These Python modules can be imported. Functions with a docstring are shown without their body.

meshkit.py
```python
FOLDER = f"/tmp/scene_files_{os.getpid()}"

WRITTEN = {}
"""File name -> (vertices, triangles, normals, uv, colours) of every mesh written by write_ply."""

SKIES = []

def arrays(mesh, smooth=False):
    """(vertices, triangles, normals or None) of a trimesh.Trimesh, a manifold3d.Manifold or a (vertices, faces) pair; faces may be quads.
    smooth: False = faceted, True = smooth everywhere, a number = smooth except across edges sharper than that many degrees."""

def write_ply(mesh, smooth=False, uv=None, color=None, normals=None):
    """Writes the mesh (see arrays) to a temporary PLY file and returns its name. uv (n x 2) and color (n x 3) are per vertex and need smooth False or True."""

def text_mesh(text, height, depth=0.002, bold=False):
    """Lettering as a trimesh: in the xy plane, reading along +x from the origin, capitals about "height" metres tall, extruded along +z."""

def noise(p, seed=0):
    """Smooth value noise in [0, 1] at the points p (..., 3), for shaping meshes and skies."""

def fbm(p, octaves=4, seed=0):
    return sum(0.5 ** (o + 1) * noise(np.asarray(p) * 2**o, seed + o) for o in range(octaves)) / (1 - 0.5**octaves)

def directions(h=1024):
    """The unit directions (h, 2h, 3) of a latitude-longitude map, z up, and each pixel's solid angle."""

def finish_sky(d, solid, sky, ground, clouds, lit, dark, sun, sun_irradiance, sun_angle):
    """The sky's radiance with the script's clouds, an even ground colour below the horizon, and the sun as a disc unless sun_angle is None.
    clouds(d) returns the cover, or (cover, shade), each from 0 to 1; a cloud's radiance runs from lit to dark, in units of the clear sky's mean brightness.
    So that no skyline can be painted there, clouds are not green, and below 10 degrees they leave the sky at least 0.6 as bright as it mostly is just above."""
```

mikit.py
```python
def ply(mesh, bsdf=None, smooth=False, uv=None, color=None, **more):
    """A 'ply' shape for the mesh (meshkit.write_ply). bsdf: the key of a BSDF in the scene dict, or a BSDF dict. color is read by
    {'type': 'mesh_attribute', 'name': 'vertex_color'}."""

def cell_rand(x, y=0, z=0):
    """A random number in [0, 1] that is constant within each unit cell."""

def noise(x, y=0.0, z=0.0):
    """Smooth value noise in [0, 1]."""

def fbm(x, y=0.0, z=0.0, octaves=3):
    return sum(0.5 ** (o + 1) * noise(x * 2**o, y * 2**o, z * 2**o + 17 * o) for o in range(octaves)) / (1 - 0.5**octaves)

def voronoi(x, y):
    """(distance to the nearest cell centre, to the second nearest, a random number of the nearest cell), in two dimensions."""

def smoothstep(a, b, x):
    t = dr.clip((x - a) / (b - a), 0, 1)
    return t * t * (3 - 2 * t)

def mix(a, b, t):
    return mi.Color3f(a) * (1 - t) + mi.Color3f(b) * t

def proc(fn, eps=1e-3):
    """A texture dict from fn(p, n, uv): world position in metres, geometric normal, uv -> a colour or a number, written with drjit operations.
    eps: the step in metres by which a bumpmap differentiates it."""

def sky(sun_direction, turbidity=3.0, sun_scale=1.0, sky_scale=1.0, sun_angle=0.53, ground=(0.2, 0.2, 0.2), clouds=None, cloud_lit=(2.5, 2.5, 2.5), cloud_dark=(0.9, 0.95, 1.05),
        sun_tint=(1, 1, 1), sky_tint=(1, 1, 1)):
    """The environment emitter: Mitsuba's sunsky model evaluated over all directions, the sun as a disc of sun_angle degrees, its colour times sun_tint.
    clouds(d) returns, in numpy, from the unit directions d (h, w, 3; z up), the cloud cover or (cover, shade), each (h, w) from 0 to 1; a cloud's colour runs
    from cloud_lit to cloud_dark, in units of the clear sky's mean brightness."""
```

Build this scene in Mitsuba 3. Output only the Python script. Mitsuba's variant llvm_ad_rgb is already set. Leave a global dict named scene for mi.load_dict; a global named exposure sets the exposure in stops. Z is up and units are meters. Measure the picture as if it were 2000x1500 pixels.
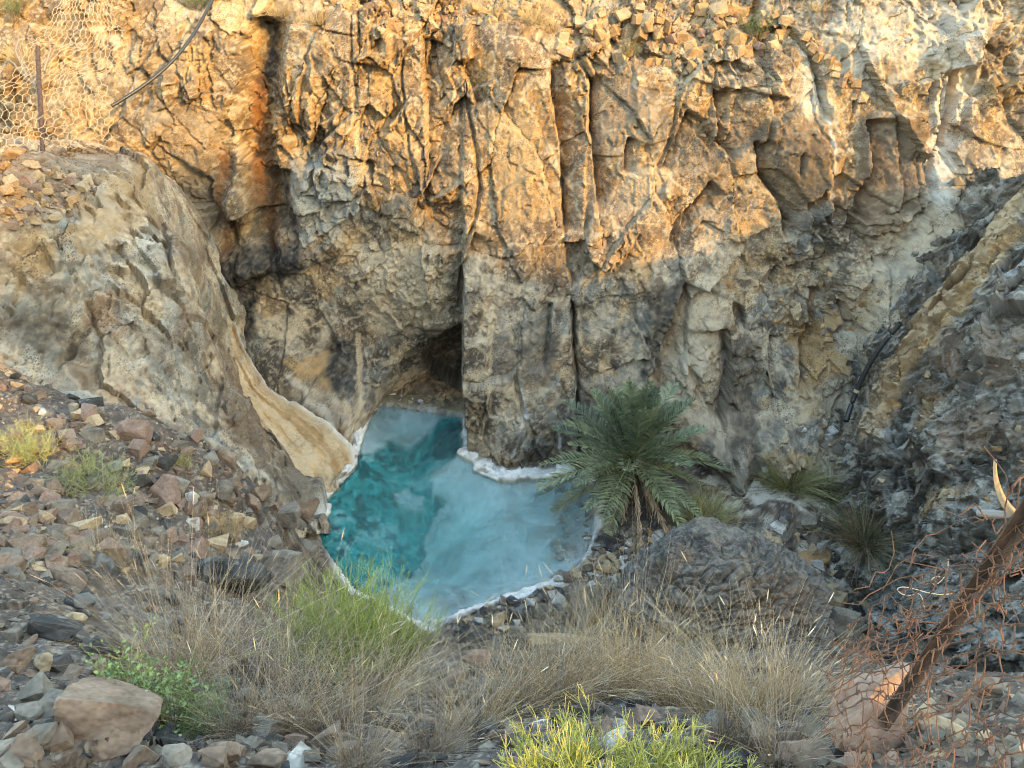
import math, random
import numpy as np, trimesh, mitsuba as mi, drjit as dr
from scipy.spatial import cKDTree, ConvexHull
from scipy.interpolate import RBFInterpolator
from scipy.ndimage import map_coordinates, gaussian_filter
import mikit, meshkit
from mikit import proc

T = mi.ScalarTransform4f
scene, labels = {}, {}
rng = np.random.default_rng(7)
random.seed(7)

# ---------------------------------------------------------------- camera, sky, sun, exposure
CAM_Z, PITCH, FOC = 11.0, math.radians(28.0), 1570.0          # eye height over the water, tilt down, focal length for a 2000 wide frame
CP, SP = math.cos(PITCH), math.sin(PITCH)
scene['camera'] = {'type': 'perspective', 'fov': 2 * math.degrees(math.atan(1000 / FOC)), 'fov_axis': 'x', 'near_clip': 0.05, 'far_clip': 2000.0,
                   'to_world': T().look_at(origin=[0, 0, CAM_Z], target=[0, CP, CAM_Z - SP], up=[0, 0, 1])}
SUN_AZ, SUN_EL = math.radians(46.0), math.radians(21.0)       # azimuth to the right of straight behind the camera
SUN = np.array([math.sin(SUN_AZ) * math.cos(SUN_EL), -math.cos(SUN_AZ) * math.cos(SUN_EL), math.sin(SUN_EL)])
scene['sky_light'] = mikit.sky(SUN.tolist(), turbidity=3.5, sun_scale=0.30, sky_scale=2.45, sun_angle=0.8, sun_tint=(1.0, 0.725, 0.20), sky_tint=(1.14, 1.0, 0.79),
                               ground=(0.28, 0.23, 0.17))
exposure = 4.45

# ---------------------------------------------------------------- small helpers
def Wd(px, py, D):
    """A point of the place from its position in the photograph (2000 x 1500) and its depth in metres."""
    v = (py - 750) / FOC
    return np.array([D * (px - 1000) / FOC, D * (CP - v * SP), CAM_Z - D * (SP + CP * v)])
def Wy(px, py, y):
    return Wd(px, py, y / (CP - (py - 750) / FOC * SP))
def Wz(px, py, z):
    return Wd(px, py, (CAM_Z - z) / (SP + CP * (py - 750) / FOC))
def lin(r, g, b):
    c = np.array([r, g, b]) / 255.0
    return np.where(c <= 0.04045, c / 12.92, ((c + 0.055) / 1.055) ** 2.4)
def ss(a, b, x):
    t = np.clip((x - a) / (b - a), 0, 1)
    return t * t * (3 - 2 * t)
def fbm(p, o=4, seed=0):
    return meshkit.fbm(p, o, seed)
def nf(p, o=4, seed=0):
    return np.clip(.5 + (meshkit.fbm(p, o, seed) - .5) * 2.3, 0, 1)
def ridged(p, o=4, seed=0):
    return sum(0.5 ** (k + 1) * (1 - np.abs(2 * meshkit.noise(p * 2.0 ** k, seed + k) - 1)) for k in range(o)) / (1 - 0.5 ** o)
def tag(key, label=None, cat=None, group=None, kind=None):
    d = {}
    for k, v in (('label', label), ('category', cat), ('group', group), ('kind', kind)):
        if v: d[k] = v
    labels[key] = d
taken = {}
def numbered(name):
    n = taken.get(name, 0); taken[name] = n + 1
    return name if n == 0 else '%s_%03d' % (name, n)

class Patch:
    """A rock or soil surface: heights along N over the plane (U, V), from control points of the place, then displaced."""
    def __init__(s, o, N, up, ctrl, ur, vr, step, coarse=0.3, smooth=0.0, grid=None):
        s.o = np.array(o, float); s.N = np.array(N, float) / np.linalg.norm(N)
        s.U = np.cross(up, s.N); s.U /= np.linalg.norm(s.U); s.V = np.cross(s.N, s.U)
        s.ur, s.vr, s.cs, s.pitch = ur, vr, coarse, step
        cu, cv = np.arange(ur[0], ur[1] + 1e-6 + coarse, coarse), np.arange(vr[0], vr[1] + 1e-6 + coarse, coarse)
        s.cu, s.cv = cu, cv
        g = np.stack(np.meshgrid(cu, cv), -1)
        s.coarse = s.rbf(ctrl, g, smooth) if ctrl is not None else np.zeros(g.shape[:2])
        if grid is None:
            grid = np.meshgrid(np.arange(ur[0], ur[1], step), np.arange(vr[0], vr[1], step))
        s.u, s.v = grid
        s.h = s.base(s.u, s.v)
    def rbf(s, ctrl, g, smooth=0.0):
        q = np.array(ctrl) - s.o
        c = np.stack([q @ s.U, q @ s.V], 1)
        return RBFInterpolator(c, q @ s.N, kernel='linear', smoothing=smooth, degree=1)(g.reshape(-1, 2)).reshape(g.shape[:2])
    def base(s, u, v):
        return map_coordinates(s.coarse, [(v - s.cv[0]) / s.cs, (u - s.cu[0]) / s.cs], order=3 if s.coarse.size < 4e5 else 1, mode='nearest')
    def uv(s, P):
        q = np.asarray(P) - s.o
        return np.stack([q @ s.U, q @ s.V], -1)
    def at(s, px, py):
        """Where the line of sight through this place of the photograph meets the base surface: (u, v)."""
        D = np.linspace(1.5, 34, 700)
        P = np.array([Wd(px, py, d) for d in (1.0,)])[0] - [0, 0, CAM_Z]
        P = np.array([0, 0, CAM_Z]) + D[:, None] * P
        q = P - s.o
        u, v, h = q @ s.U, q @ s.V, q @ s.N
        inside = (u > s.ur[0] - 1) & (u < s.ur[1] + 1) & (v > s.vr[0] - 1) & (v < s.vr[1] + 1)
        below = inside & (h < s.base(u, v))
        k = int(np.argmax(below)) if below.any() else len(D) - 1
        return np.array([u[k], v[k]])
    def ats(s, pts):
        return np.array([s.at(*p) for p in pts])
    def height(s, u, v):
        if s.pitch is None:
            ry = (np.log((v + 1.2) / 2.0 + 1) / math.log(23.0 / 2.0)) * (s.u.shape[0] - 1)
            rx = (u / (2.4 + .66 * np.maximum(v, 0)) + 1) / 2 * (s.u.shape[1] - 1)
        else:
            ry, rx = (v - s.vr[0]) / s.pitch, (u - s.ur[0]) / s.pitch
        return map_coordinates(s.h, [ry, rx], order=1, mode='nearest')
    def hit(s, px, py):
        """The place on the finished surface seen at this place of the photograph: (point, depth)."""
        D = np.linspace(.8, 30, 1500)
        P = np.array([0, 0, CAM_Z]) + D[:, None] * (Wd(px, py, 1.0) - [0, 0, CAM_Z])
        q = P - s.o
        u, v, h = q @ s.U, q @ s.V, q @ s.N
        inside = (u > s.ur[0]) & (u < s.ur[1]) & (v > s.vr[0]) & (v < s.vr[1])
        below = inside & (h < s.height(np.clip(u, *s.ur), np.clip(v, s.vr[0] if s.pitch else -1.19, s.vr[1])))
        k = int(np.argmax(below)) if below.any() else len(D) - 1
        return P[k], D[k]
    def sub(s, pts, m):
        lo, hi = pts.min(0) - m, pts.max(0) + m
        return np.nonzero(((s.wu > lo[0]) & (s.wu < hi[0]) & (s.wv > lo[1]) & (s.wv < hi[1])).ravel())[0]
    def warp(s, amp, scale, seed=0):
        """The plane's coordinates shaken by noise, so that edges drawn on it come out ragged."""
        p = s.pos()
        s.wu = s.u + amp * (fbm(p * scale, 3, seed) - .5) * 2 + amp * .5 * (fbm(p * scale * 5, 2, seed + 3) - .5) * 2
        s.wv = s.v + amp * (fbm(p * scale + 31.7, 3, seed + 1) - .5) * 2
    def pos(s):
        return s.o + s.u[..., None] * s.U + s.v[..., None] * s.V + s.h[..., None] * s.N
    def dist(s, pts, idx, closed=False):
        """Distance of the vertices idx to a line; positive to the left of its run (closed: inside)."""
        x, y = s.wu.ravel()[idx], s.wv.ravel()[idx]
        a = pts; b = np.roll(pts, -1, 0) if closed else pts[1:]
        a = a[:len(b)]
        best = np.full(len(x), 1e9); sign = np.ones(len(x)); odd = np.zeros(len(x), bool); at = np.zeros(len(x))
        for k, ((ax, ay), (bx, by)) in enumerate(zip(a, b)):
            dx, dy = bx - ax, by - ay
            L = dx * dx + dy * dy + 1e-12
            t = np.clip(((x - ax) * dx + (y - ay) * dy) / L, 0, 1)
            d = np.hypot(x - ax - t * dx, y - ay - t * dy)
            c = dx * (y - ay) - dy * (x - ax)
            new = d < best
            best = np.where(new, d, best); sign = np.where(new, np.sign(c), sign); at = np.where(new, k + t, at)
            if closed:
                odd ^= ((ay > y) != (by > y)) & (x < dx * (y - ay) / (dy if dy else 1e-12) + ax)
        if closed:
            return np.where(odd, best, -best), at
        return best * sign, at / len(b)
    # shapes drawn on the surface; px lists are places of the photograph
    def add(s, idx, val):
        f = s.h.ravel(); f[idx] += val; s.h = f.reshape(s.h.shape)
    def crack(s, px, w, depth):
        p = s.ats(px); i = s.sub(p, 4 * w)
        d, t = s.dist(p, i)
        s.add(i, -depth * np.maximum(0, 1 - np.abs(d) / w) ** .7 * np.minimum(1, np.minimum(t, 1 - t) * 8 + .25))
    def step(s, px, depth, L, side=1, edge=.025):
        """The left (side 1) or right (-1) of the line drops by depth and comes back over L."""
        p = s.ats(px); i = s.sub(p, 3 * L)
        d, t = s.dist(p, i); d = d * side
        fade = ss(0, .08, t) * ss(0, .08, 1 - t)
        s.add(i, -depth * ss(-edge, edge, d) * np.exp(-np.maximum(d, 0) / L) * fade)
    def block(s, px, rise, tu=0., tv=0., edge=.04):
        p = s.ats(px); i = s.sub(p, .5)
        d, _ = s.dist(p, i, True); c = p.mean(0)
        s.add(i, (rise + tu * (s.u.ravel()[i] - c[0]) + tv * (s.v.ravel()[i] - c[1])) * ss(-edge, edge, d))
    def blob(s, px, py, r, rise, sq=1.0):
        c = s.at(px, py); i = s.sub(c[None], r * max(1, sq) * 1.2)
        d = np.hypot((s.wu.ravel()[i] - c[0]), (s.wv.ravel()[i] - c[1]) / sq) / r
        s.add(i, rise * np.sqrt(np.maximum(0, 1 - d * d)))
    def facets(s, cell, stretch, amp, tilt, seed, gap=0., gapw=.03, angle=0., crease=False):
        """Jointed rock: cells with their own offset and slope, with open joints between them."""
        r = np.random.default_rng(seed)
        ca, sa = math.cos(angle), math.sin(angle)
        x, y = (s.wu * ca + s.wv * sa) / cell, (-s.wu * sa + s.wv * ca) / (cell * stretch)
        lo, hi = (x.min() - 1, y.min() - 1), (x.max() + 1, y.max() + 1)
        n = int((hi[0] - lo[0]) * (hi[1] - lo[1]))
        c = np.stack([r.uniform(lo[0], hi[0], n), r.uniform(lo[1], hi[1], n)], 1)
        q = np.stack([x.ravel(), y.ravel()], 1)
        d, k = cKDTree(c).query(q, 2, workers=-1)
        off, g = r.normal(0, 1, n) * amp, r.normal(0, 1, (n, 2)) * tilt
        rel = q - c[k[:, 0]]
        e = (d[:, 1] - d[:, 0]) * cell
        val = off[k[:, 0]] + (g[k[:, 0], 0] * rel[:, 0] + g[k[:, 0], 1] * rel[:, 1]) * cell
        val -= gap * np.maximum(0, 1 - e / gapw)
        val = np.maximum(val, (off[k[:, 1]] + (g[k[:, 1], 0] * (q - c[k[:, 1]])[:, 0] + g[k[:, 1], 1] * (q - c[k[:, 1]])[:, 1]) * cell) - 6 * e * tilt) if crease else val
        return val.reshape(s.h.shape), e.reshape(s.h.shape), r.uniform(0, 1, n)[k[:, 0]].reshape(s.h.shape)
    def stain(s, px, col, soft, strength=1., rough=.5, scale=2.5, width=None, seed=0):
        """A patch (or, with width, a streak) of another colour with a broken edge."""
        p = px if isinstance(px, np.ndarray) else s.ats(px)
        if width is None:
            i = s.sub(p, soft * 2); d, _ = s.dist(p, i, True)
        else:
            i = s.sub(p, width * 2 + soft); d, _ = s.dist(p, i); d = width - np.abs(d)
        n = nf(s.P.reshape(-1, 3)[i] * scale, 5, 40 + seed)
        m = ss(-soft, soft, d * 1.2 + soft * rough * 4 * (n - .5)) * strength * (.55 + .6 * nf(s.P.reshape(-1, 3)[i] * 9, 3, 47))
        m = np.minimum(m, 1)
        f = s.c.reshape(-1, 3); f[i] += (np.asarray(col) - f[i]) * m[:, None]
        s.c = f.reshape(s.c.shape)
    def tint(s, m, col):
        s.c = s.c + (np.asarray(col) - s.c) * np.clip(m, 0, 1)[..., None]
    def mesh(s, keep=None):
        n, m = s.u.shape
        k = np.arange(n * m).reshape(n, m)
        q = np.stack([k[:-1, :-1], k[:-1, 1:], k[1:, 1:], k[1:, :-1]], -1).reshape(-1, 4)
        if keep is not None:
            q = q[keep.ravel()[q].any(1)]
        f = np.vstack([q[:, [0, 1, 2]], q[:, [0, 2, 3]]])
        used = np.unique(f); back = np.zeros(n * m, int); back[used] = np.arange(len(used))
        return trimesh.Trimesh(s.pos().reshape(-1, 3)[used], back[f], process=False), s.c.reshape(-1, 3)[used]

# ---------------------------------------------------------------- materials
def rock_bsdf(name, scale1, h1, scale2, h2, rough=.9, grains=.6):
    def fn(p, n, uv):
        return h1 * mikit.fbm(p.x * scale1, p.y * scale1, p.z * scale1, 3) + h2 * mikit.fbm(p.x * scale2 + 9, p.y * scale2, p.z * scale2, 2)
    def grit(p, n, uv):                                            # dark mineral grains
        k = mikit.fbm(p.x * 48, p.y * 48, p.z * 40, 3)
        return grains * mikit.smoothstep(.50, .70, k) * mikit.smoothstep(.30, .75, mikit.fbm(p.x * 2.1, p.y * 2.1, p.z * 1.6, 3))
    scene[name] = {'type': 'twosided', 'b': {'type': 'bumpmap', 't': {**proc(fn, eps=2e-3)}, 'scale': 1.0,
        'nested': {'type': 'blendbsdf', 'weight': proc(grit), 'a': {'type': 'principled', 'base_color': {'type': 'mesh_attribute', 'name': 'vertex_color'}, 'roughness': rough, 'specular': .25},
                   'b': {'type': 'principled', 'base_color': {'type': 'rgb', 'value': [.042, .034, .026]}, 'roughness': rough, 'specular': .2}}}}
rock_bsdf('rock', 22.0, .035, 90.0, .008, grains=.85)
rock_bsdf('mineral', 22.0, .025, 90.0, .006, grains=.35)
scene['painted'] = {'type': 'twosided', 'b': {'type': 'principled', 'base_color': {'type': 'mesh_attribute', 'name': 'vertex_color'}, 'roughness': .8, 'specular': .3}}
def put(key, mesh, bsdf, color=None, smooth=True, **more):
    scene[key] = mikit.ply(mesh, bsdf, smooth=smooth, color=color, **more)
    return key

# ---------------------------------------------------------------- colours of the rock (base colours, not what the light makes of them)
TAN, SAND, CREAM, PALE = np.array([.245, .145, .057]), np.array([.315, .208, .100]), np.array([.40, .325, .23]), np.array([.45, .41, .35])
GREY, BLUEGREY, BROWN, DARK, BLACK = np.array([.14, .125, .105]), np.array([.20, .205, .19]), np.array([.115, .078, .050]), np.array([.042, .035, .028]), np.array([.014, .014, .015])
OCHRE, RUST, WHITE, PINK = np.array([.42, .27, .11]), np.array([.16, .07, .025]), np.array([.72, .71, .68]), np.array([.30, .215, .15])

# ---------------------------------------------------------------- the cliff behind the pool
left_c = [(-18, 19.5, 0), (-18, 20.5, 12), (-13, 20, -.5), (-13, 20, 4), (-12, 20, 9), (-10, 20.3, -1), (-9, 20.6, 2), Wy(420, 640, 20.2), Wz(520, 740, 1.4), Wz(600, 800, .9), Wz(700, 872, .05),
          Wy(640, 700, 19.4), Wz(745, 765, -.1), Wz(820, 752, -.1), Wz(890, 758, -.1), Wy(500, 500, 19.8), Wy(560, 300, 20.0), Wy(700, 450, 19.6), Wy(800, 560, 19.1), Wy(860, 600, 19.1), Wy(850, 690, 19.9), Wy(760, 640, 19.6),
          Wy(880, 450, 19.3), Wy(300, 250, 19.2), Wy(450, 100, 20.2), Wy(650, 150, 20.2), Wy(800, 200, 20.2), Wy(900, 220, 20.1), Wy(900, 330, 19.7), Wy(0, 150, 19.3), Wy(100, 60, 20.4), Wy(300, 10, 20.8),
          Wy(560, 10, 21.0), Wy(900, 10, 21.6), Wy(650, 60, 20.4), (-3.8, 17.0, -.8), (-2, 20.6, -1), (0, 20.6, -.8), (3, 20.6, 0), (3, 20.3, 6), (-8, 24.5, 13), (0, 24.5, 13), (3, 24.5, 13)]
right_c = [Wz(908, 890, 0), Wz(1000, 917, 0), Wz(1125, 915, 0), (-1.2, 16.3, -1), (2, 16.2, -1), Wy(1000, 700, 17.2), Wy(920, 700, 17.2), Wy(1000, 500, 18.4), Wy(1000, 350, 19.2), Wy(950, 220, 20.0), Wy(1000, 100, 20.4),
           Wy(1000, 10, 21.6), Wy(900, 440, 18.9), Wy(900, 330, 19.6), Wy(1200, 600, 17.9), Wy(1200, 720, 17.4), Wy(1160, 850, 16.6), Wz(1200, 960, .2), Wy(1350, 600, 17.3), Wy(1400, 700, 16.6), Wy(1330, 800, 16.2),
           Wz(1390, 890, .5), Wy(1460, 750, 16.9), Wy(1460, 880, 15.9), Wz(1440, 960, .7), Wz(1550, 930, 1.0), Wy(1300, 300, 19.4), Wy(1300, 150, 20.1), Wy(1300, 10, 21.6), Wy(1500, 450, 18.7), Wy(1500, 200, 19.4),
           Wy(1500, 10, 20.8), Wy(1550, 650, 17.5), Wy(1600, 550, 17.8), Wy(1700, 450, 17.5), Wy(1700, 250, 18.7), Wy(1700, 40, 19.7), Wy(1850, 300, 18.2), Wy(1850, 100, 19.0), Wy(1950, 100, 18.9), Wy(1985, 250, 18.4),
           Wy(1960, 10, 19.4), Wy(1650, 800, 15.9), Wy(1740, 640, 16.0), Wy(1640, 890, 15.2), Wy(1880, 430, 16.7), Wy(1985, 380, 17.0), (14, 18.6, 9), (14, 15.0, 3), (9, 14.5, 2), (6.5, 14.4, .2), (4, 15, -.6), (14, 19, 13), (8, 22, 13), (0, 24.5, 13), (-3, 24.5, 13),
           (-3, 16.5, 0), (-3, 18.2, 4), (-3, 20, 8)]
cl = Patch((0, 20, 0), (0, -1, 0), (0, 0, 1), None, (-15.4, 12.6), (-.6, 11.6), .026)
gg = np.stack(np.meshgrid(cl.cu, cl.cv), -1)
hl, hr = cl.rbf(left_c, gg), cl.rbf(right_c, gg)
cl.warp(.16, .8)
def both(u, v, wu):
    q = [(v - cl.cv[0]) / cl.cs, (u - cl.cu[0]) / cl.cs]
    a, b = map_coordinates(hl, q, order=3, mode='nearest'), map_coordinates(hr, q, order=3, mode='nearest')
    k = ss(-1.27, -1.13, wu)
    return a + (np.maximum(b, a - .15) - a) * k
cl.coarse = both(gg[..., 0], gg[..., 1], gg[..., 0])
cl.h = both(cl.u, cl.v, cl.wu * .5 + cl.u * .5)
cl.warp(.07, 1.1, 5)
S, R = 1, -1
for px, dep, L, side in [
    ([(826, 62), (827, 140), (831, 220), (834, 300), (836, 360)], .42, .45, S), ([(700, 0), (702, 110)], .3, .25, S), ([(893, 118), (915, 160), (934, 215)], .34, .3, S), ([(684, 120), (694, 230), (706, 330), (716, 420)], .12, .25, S),
    ([(1072, 110), (1080, 200), (1095, 300), (1099, 380), (1102, 470)], .55, .5, S), ([(1150, 140), (1153, 220), (1156, 290), (1166, 360), (1170, 420)], .5, .35, S),
    ([(1228, 270), (1222, 300), (1216, 345)], .3, .2, S), ([(1340, 210), (1315, 280), (1292, 340)], .32, .3, S), ([(1392, 350), (1345, 420), (1310, 495)], .42, .32, S), ([(1395, 170), (1400, 280), (1432, 315)], .35, .3, S),
    ([(1472, 270), (1482, 345), (1520, 395), (1530, 465)], .45, .35, S), ([(1690, 225), (1700, 320), (1680, 380), (1640, 465)], .45, .4, S), ([(1592, 105), (1612, 200), (1622, 240)], .22, .3, R),
    ([(1880, 130), (1862, 220), (1850, 300)], .3, .35, R), ([(1752, 240), (1766, 360), (1762, 430)], .18, .2, S), ([(1590, 560), (1578, 640), (1560, 700), (1552, 750)], .4, .3, S),
    ([(1345, 545), (1320, 620), (1290, 700), (1262, 760)], .5, .55, S), ([(1422, 640), (1428, 740), (1412, 850)], .55, .45, R), ([(1118, 585), (1122, 700), (1132, 830), (1130, 905)], .30, .22, S),
    ([(1005, 640), (1012, 740), (1022, 820)], .10, .25, R), ([(962, 600), (952, 780), (938, 890)], .08, .3, S), ([(1080, 590), (1072, 680), (1062, 730)], .22, .2, R), ([(930, 450), (900, 520), (893, 600)], .3, .35, S),
    ([(1240, 590), (1252, 660), (1240, 740)], .14, .15, R), ([(600, 100), (580, 190), (592, 290), (600, 330)], .2, .25, S), ([(535, 190), (560, 230), (600, 260)], .2, .2, R), ([(1500, 650), (1494, 720), (1500, 800)], .25, .22, S),
    ([(400, 70), (410, 130), (430, 200)], .12, .15, S), ([(830, 380), (840, 440)], .12, .2, S), ([(1830, 300), (1826, 400), (1800, 470), (1740, 540)], .25, .3, R), ([(700, 640), (700, 740), (706, 850)], .16, .2, S)]:
    cl.step(px, dep * 1.45, L * 1.1, side)
for px, w, dep in [
    ([(1128, 112), (1148, 138), (1152, 200), (1155, 290)], .085, .42), ([(905, 150), (914, 210), (930, 290), (938, 370), (925, 430), (900, 510)], .06, .25), ([(787, 100), (785, 160), (795, 240), (800, 310)], .045, .2), ([(830, 320), (832, 380)], .05, .25),
    ([(690, 20), (690, 130), (700, 200)], .04, .15), ([(1117, 590), (1122, 700), (1131, 820)], .07, .3), ([(938, 860), (945, 800), (952, 740)], .035, .12), ([(1320, 200), (1300, 300), (1285, 335)], .08, .25), ([(1375, 380), (1325, 440), (1308, 492)], .09, .35),
    ([(1535, 60), (1590, 120), (1612, 215)], .05, .2), ([(1510, 225), (1490, 300)], .07, .2), ([(1562, 290), (1556, 340)], .06, .2), ([(1432, 120), (1445, 165), (1455, 190)], .05, .15), ([(1010, 650), (1012, 740)], .03, .12),
    ([(418, 80), (404, 130), (420, 200)], .045, .2), ([(375, 90), (368, 150), (385, 200)], .03, .12), ([(180, 75), (178, 110), (186, 160)], .06, .2), ([(600, 40), (640, 60), (700, 70)], .03, .1), ([(545, 150), (575, 230), (625, 315)], .05, .2),
    ([(840, 430), (900, 460), (930, 445)], .05, .14), ([(1220, 60), (1250, 110), (1300, 118)], .1, .25), ([(1640, 455), (1700, 440), (1790, 440)], .05, .1), ([(790, 640), (830, 648), (880, 650)], .05, .2)]:
    cl.crack(px, w, dep)
for px, rise, tu, tv in [
    ([(892, 44), (918, 38), (923, 112), (906, 126), (893, 112)], .55, .1, .15), ([(704, 20), (735, 0), (764, 30), (764, 116), (740, 128), (704, 122)], .30, .05, .1), ([(1106, 365), (1120, 340), (1145, 300), (1146, 400), (1142, 466), (1103, 470)], .28, 0, .05),
    ([(1160, 398), (1204, 430), (1228, 480), (1180, 522), (1140, 482)], .25, -.3, -.2), ([(1476, 298), (1500, 230), (1570, 218), (1600, 260), (1625, 300), (1620, 390), (1555, 410), (1510, 372), (1482, 342)], .22, .06, .0),
    ([(1530, 452), (1562, 410), (1620, 388), (1626, 430), (1572, 440), (1536, 478)], .3, .1, .2), ([(1690, 232), (1720, 215), (1800, 220), (1815, 300), (1810, 420), (1760, 450), (1650, 465), (1665, 402), (1692, 372), (1682, 300)], .22, .05, .05),
    ([(1852, 30), (1910, 50), (1908, 122), (1870, 126), (1850, 90)], .3, 0, .1), ([(1545, 590), (1576, 590), (1580, 625), (1552, 634)], .25, 0, 0), ([(1850, 135), (1905, 128), (1882, 260), (1852, 310), (1838, 260)], -.22, 0, 0),
    ([(826, 692), (846, 664), (872, 654), (902, 628), (906, 752), (868, 742), (842, 728)], -1.0, -.5, 0), ([(1436, 596), (1454, 602), (1456, 640), (1438, 646)], -.35, 0, 0), ([(1104, 474), (1138, 472), (1140, 540), (1118, 560)], -.4, 0, 0),
    ([(1130, 600), (1180, 574), (1272, 572), (1262, 740), (1200, 742), (1142, 700)], -.12, 0, 0), ([(1580, 600), (1640, 580), (1660, 640), (1600, 690)], .2, .1, 0), ([(524, 200), (572, 268), (592, 330), (640, 322), (702, 350), (682, 420), (602, 470), (562, 440), (532, 300)], .16, .04, -.05),
    ([(836, 336), (910, 330), (936, 370), (920, 400), (840, 400)], .12, 0, -.1), ([(1260, 190), (1330, 200), (1310, 270), (1250, 290), (1225, 250)], .12, .1, 0), ([(1424, 425), (1475, 420), (1500, 440), (1452, 470), (1420, 460)], .16, .1, .1),
    ([(1310, 96), (1500, 120), (1540, 190), (1480, 180), (1400, 170), (1320, 140)], .2, 0, -.1), ([(1640, 80), (1700, 90), (1720, 150), (1660, 160)], .18, 0, .1)]:
    cl.block(px, rise, tu, tv)
# the gully at the left with its two flutes and the dark boulders below
for px, w, dep in [([(520, 28), (515, 70), (505, 120), (500, 180), (494, 250), (505, 330), (515, 420), (522, 480)], .42, .75), ([(455, 230), (436, 300), (428, 380), (440, 470)], .28, .35), ([(545, 330), (552, 400), (568, 468)], .3, .6)]:
    p = cl.ats(px); i = cl.sub(p, 2); d, t = cl.dist(p, i)
    cl.add(i, -dep * np.exp(-(d / w) ** 4) * ss(0, .1, t))
for b in [(462, 405, .36, .42, 1.5), (460, 522, .5, .55), (500, 508, .42, .5), (570, 490, .6, .55), (448, 585, .45, .45), (452, 622, .4, .4), (610, 490, .35, .3), (535, 470, .3, .25), (640, 470, .5, .3), (780, 420, .5, .15), (1560, 760, .5, .25),
          (1520, 830, .35, .2), (1600, 730, .4, .2), (1450, 905, .9, .4), (1560, 890, .3, .2), (1500, 890, .3, .2), (560, 850, .4, .2)]:
    cl.blob(*b)
cl.warp(.10, 1.4, 8)
b1, e1, r1 = cl.facets(1.25, 1.6, .060, .15, 41, .075, .035, .12)
b2, e2, r2 = cl.facets(.48, 1.4, .050, .34, 2, .045, .024, -.35)
b3, e3, r3 = cl.facets(.20, 1.6, .018, .36, 3, .008, .012, .35)
b4, e4, r4 = cl.facets(.085, 1.5, .006, .34, 17, 0, .012, -.3)
p = cl.pos()
mask = ss(.38, .72, nf(p * .42 + 3, 3, 11))
lowz = 1 - .45 * ss(6, 2, p[..., 2]) * ss(2.5, 1.5, p[..., 0])
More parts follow.
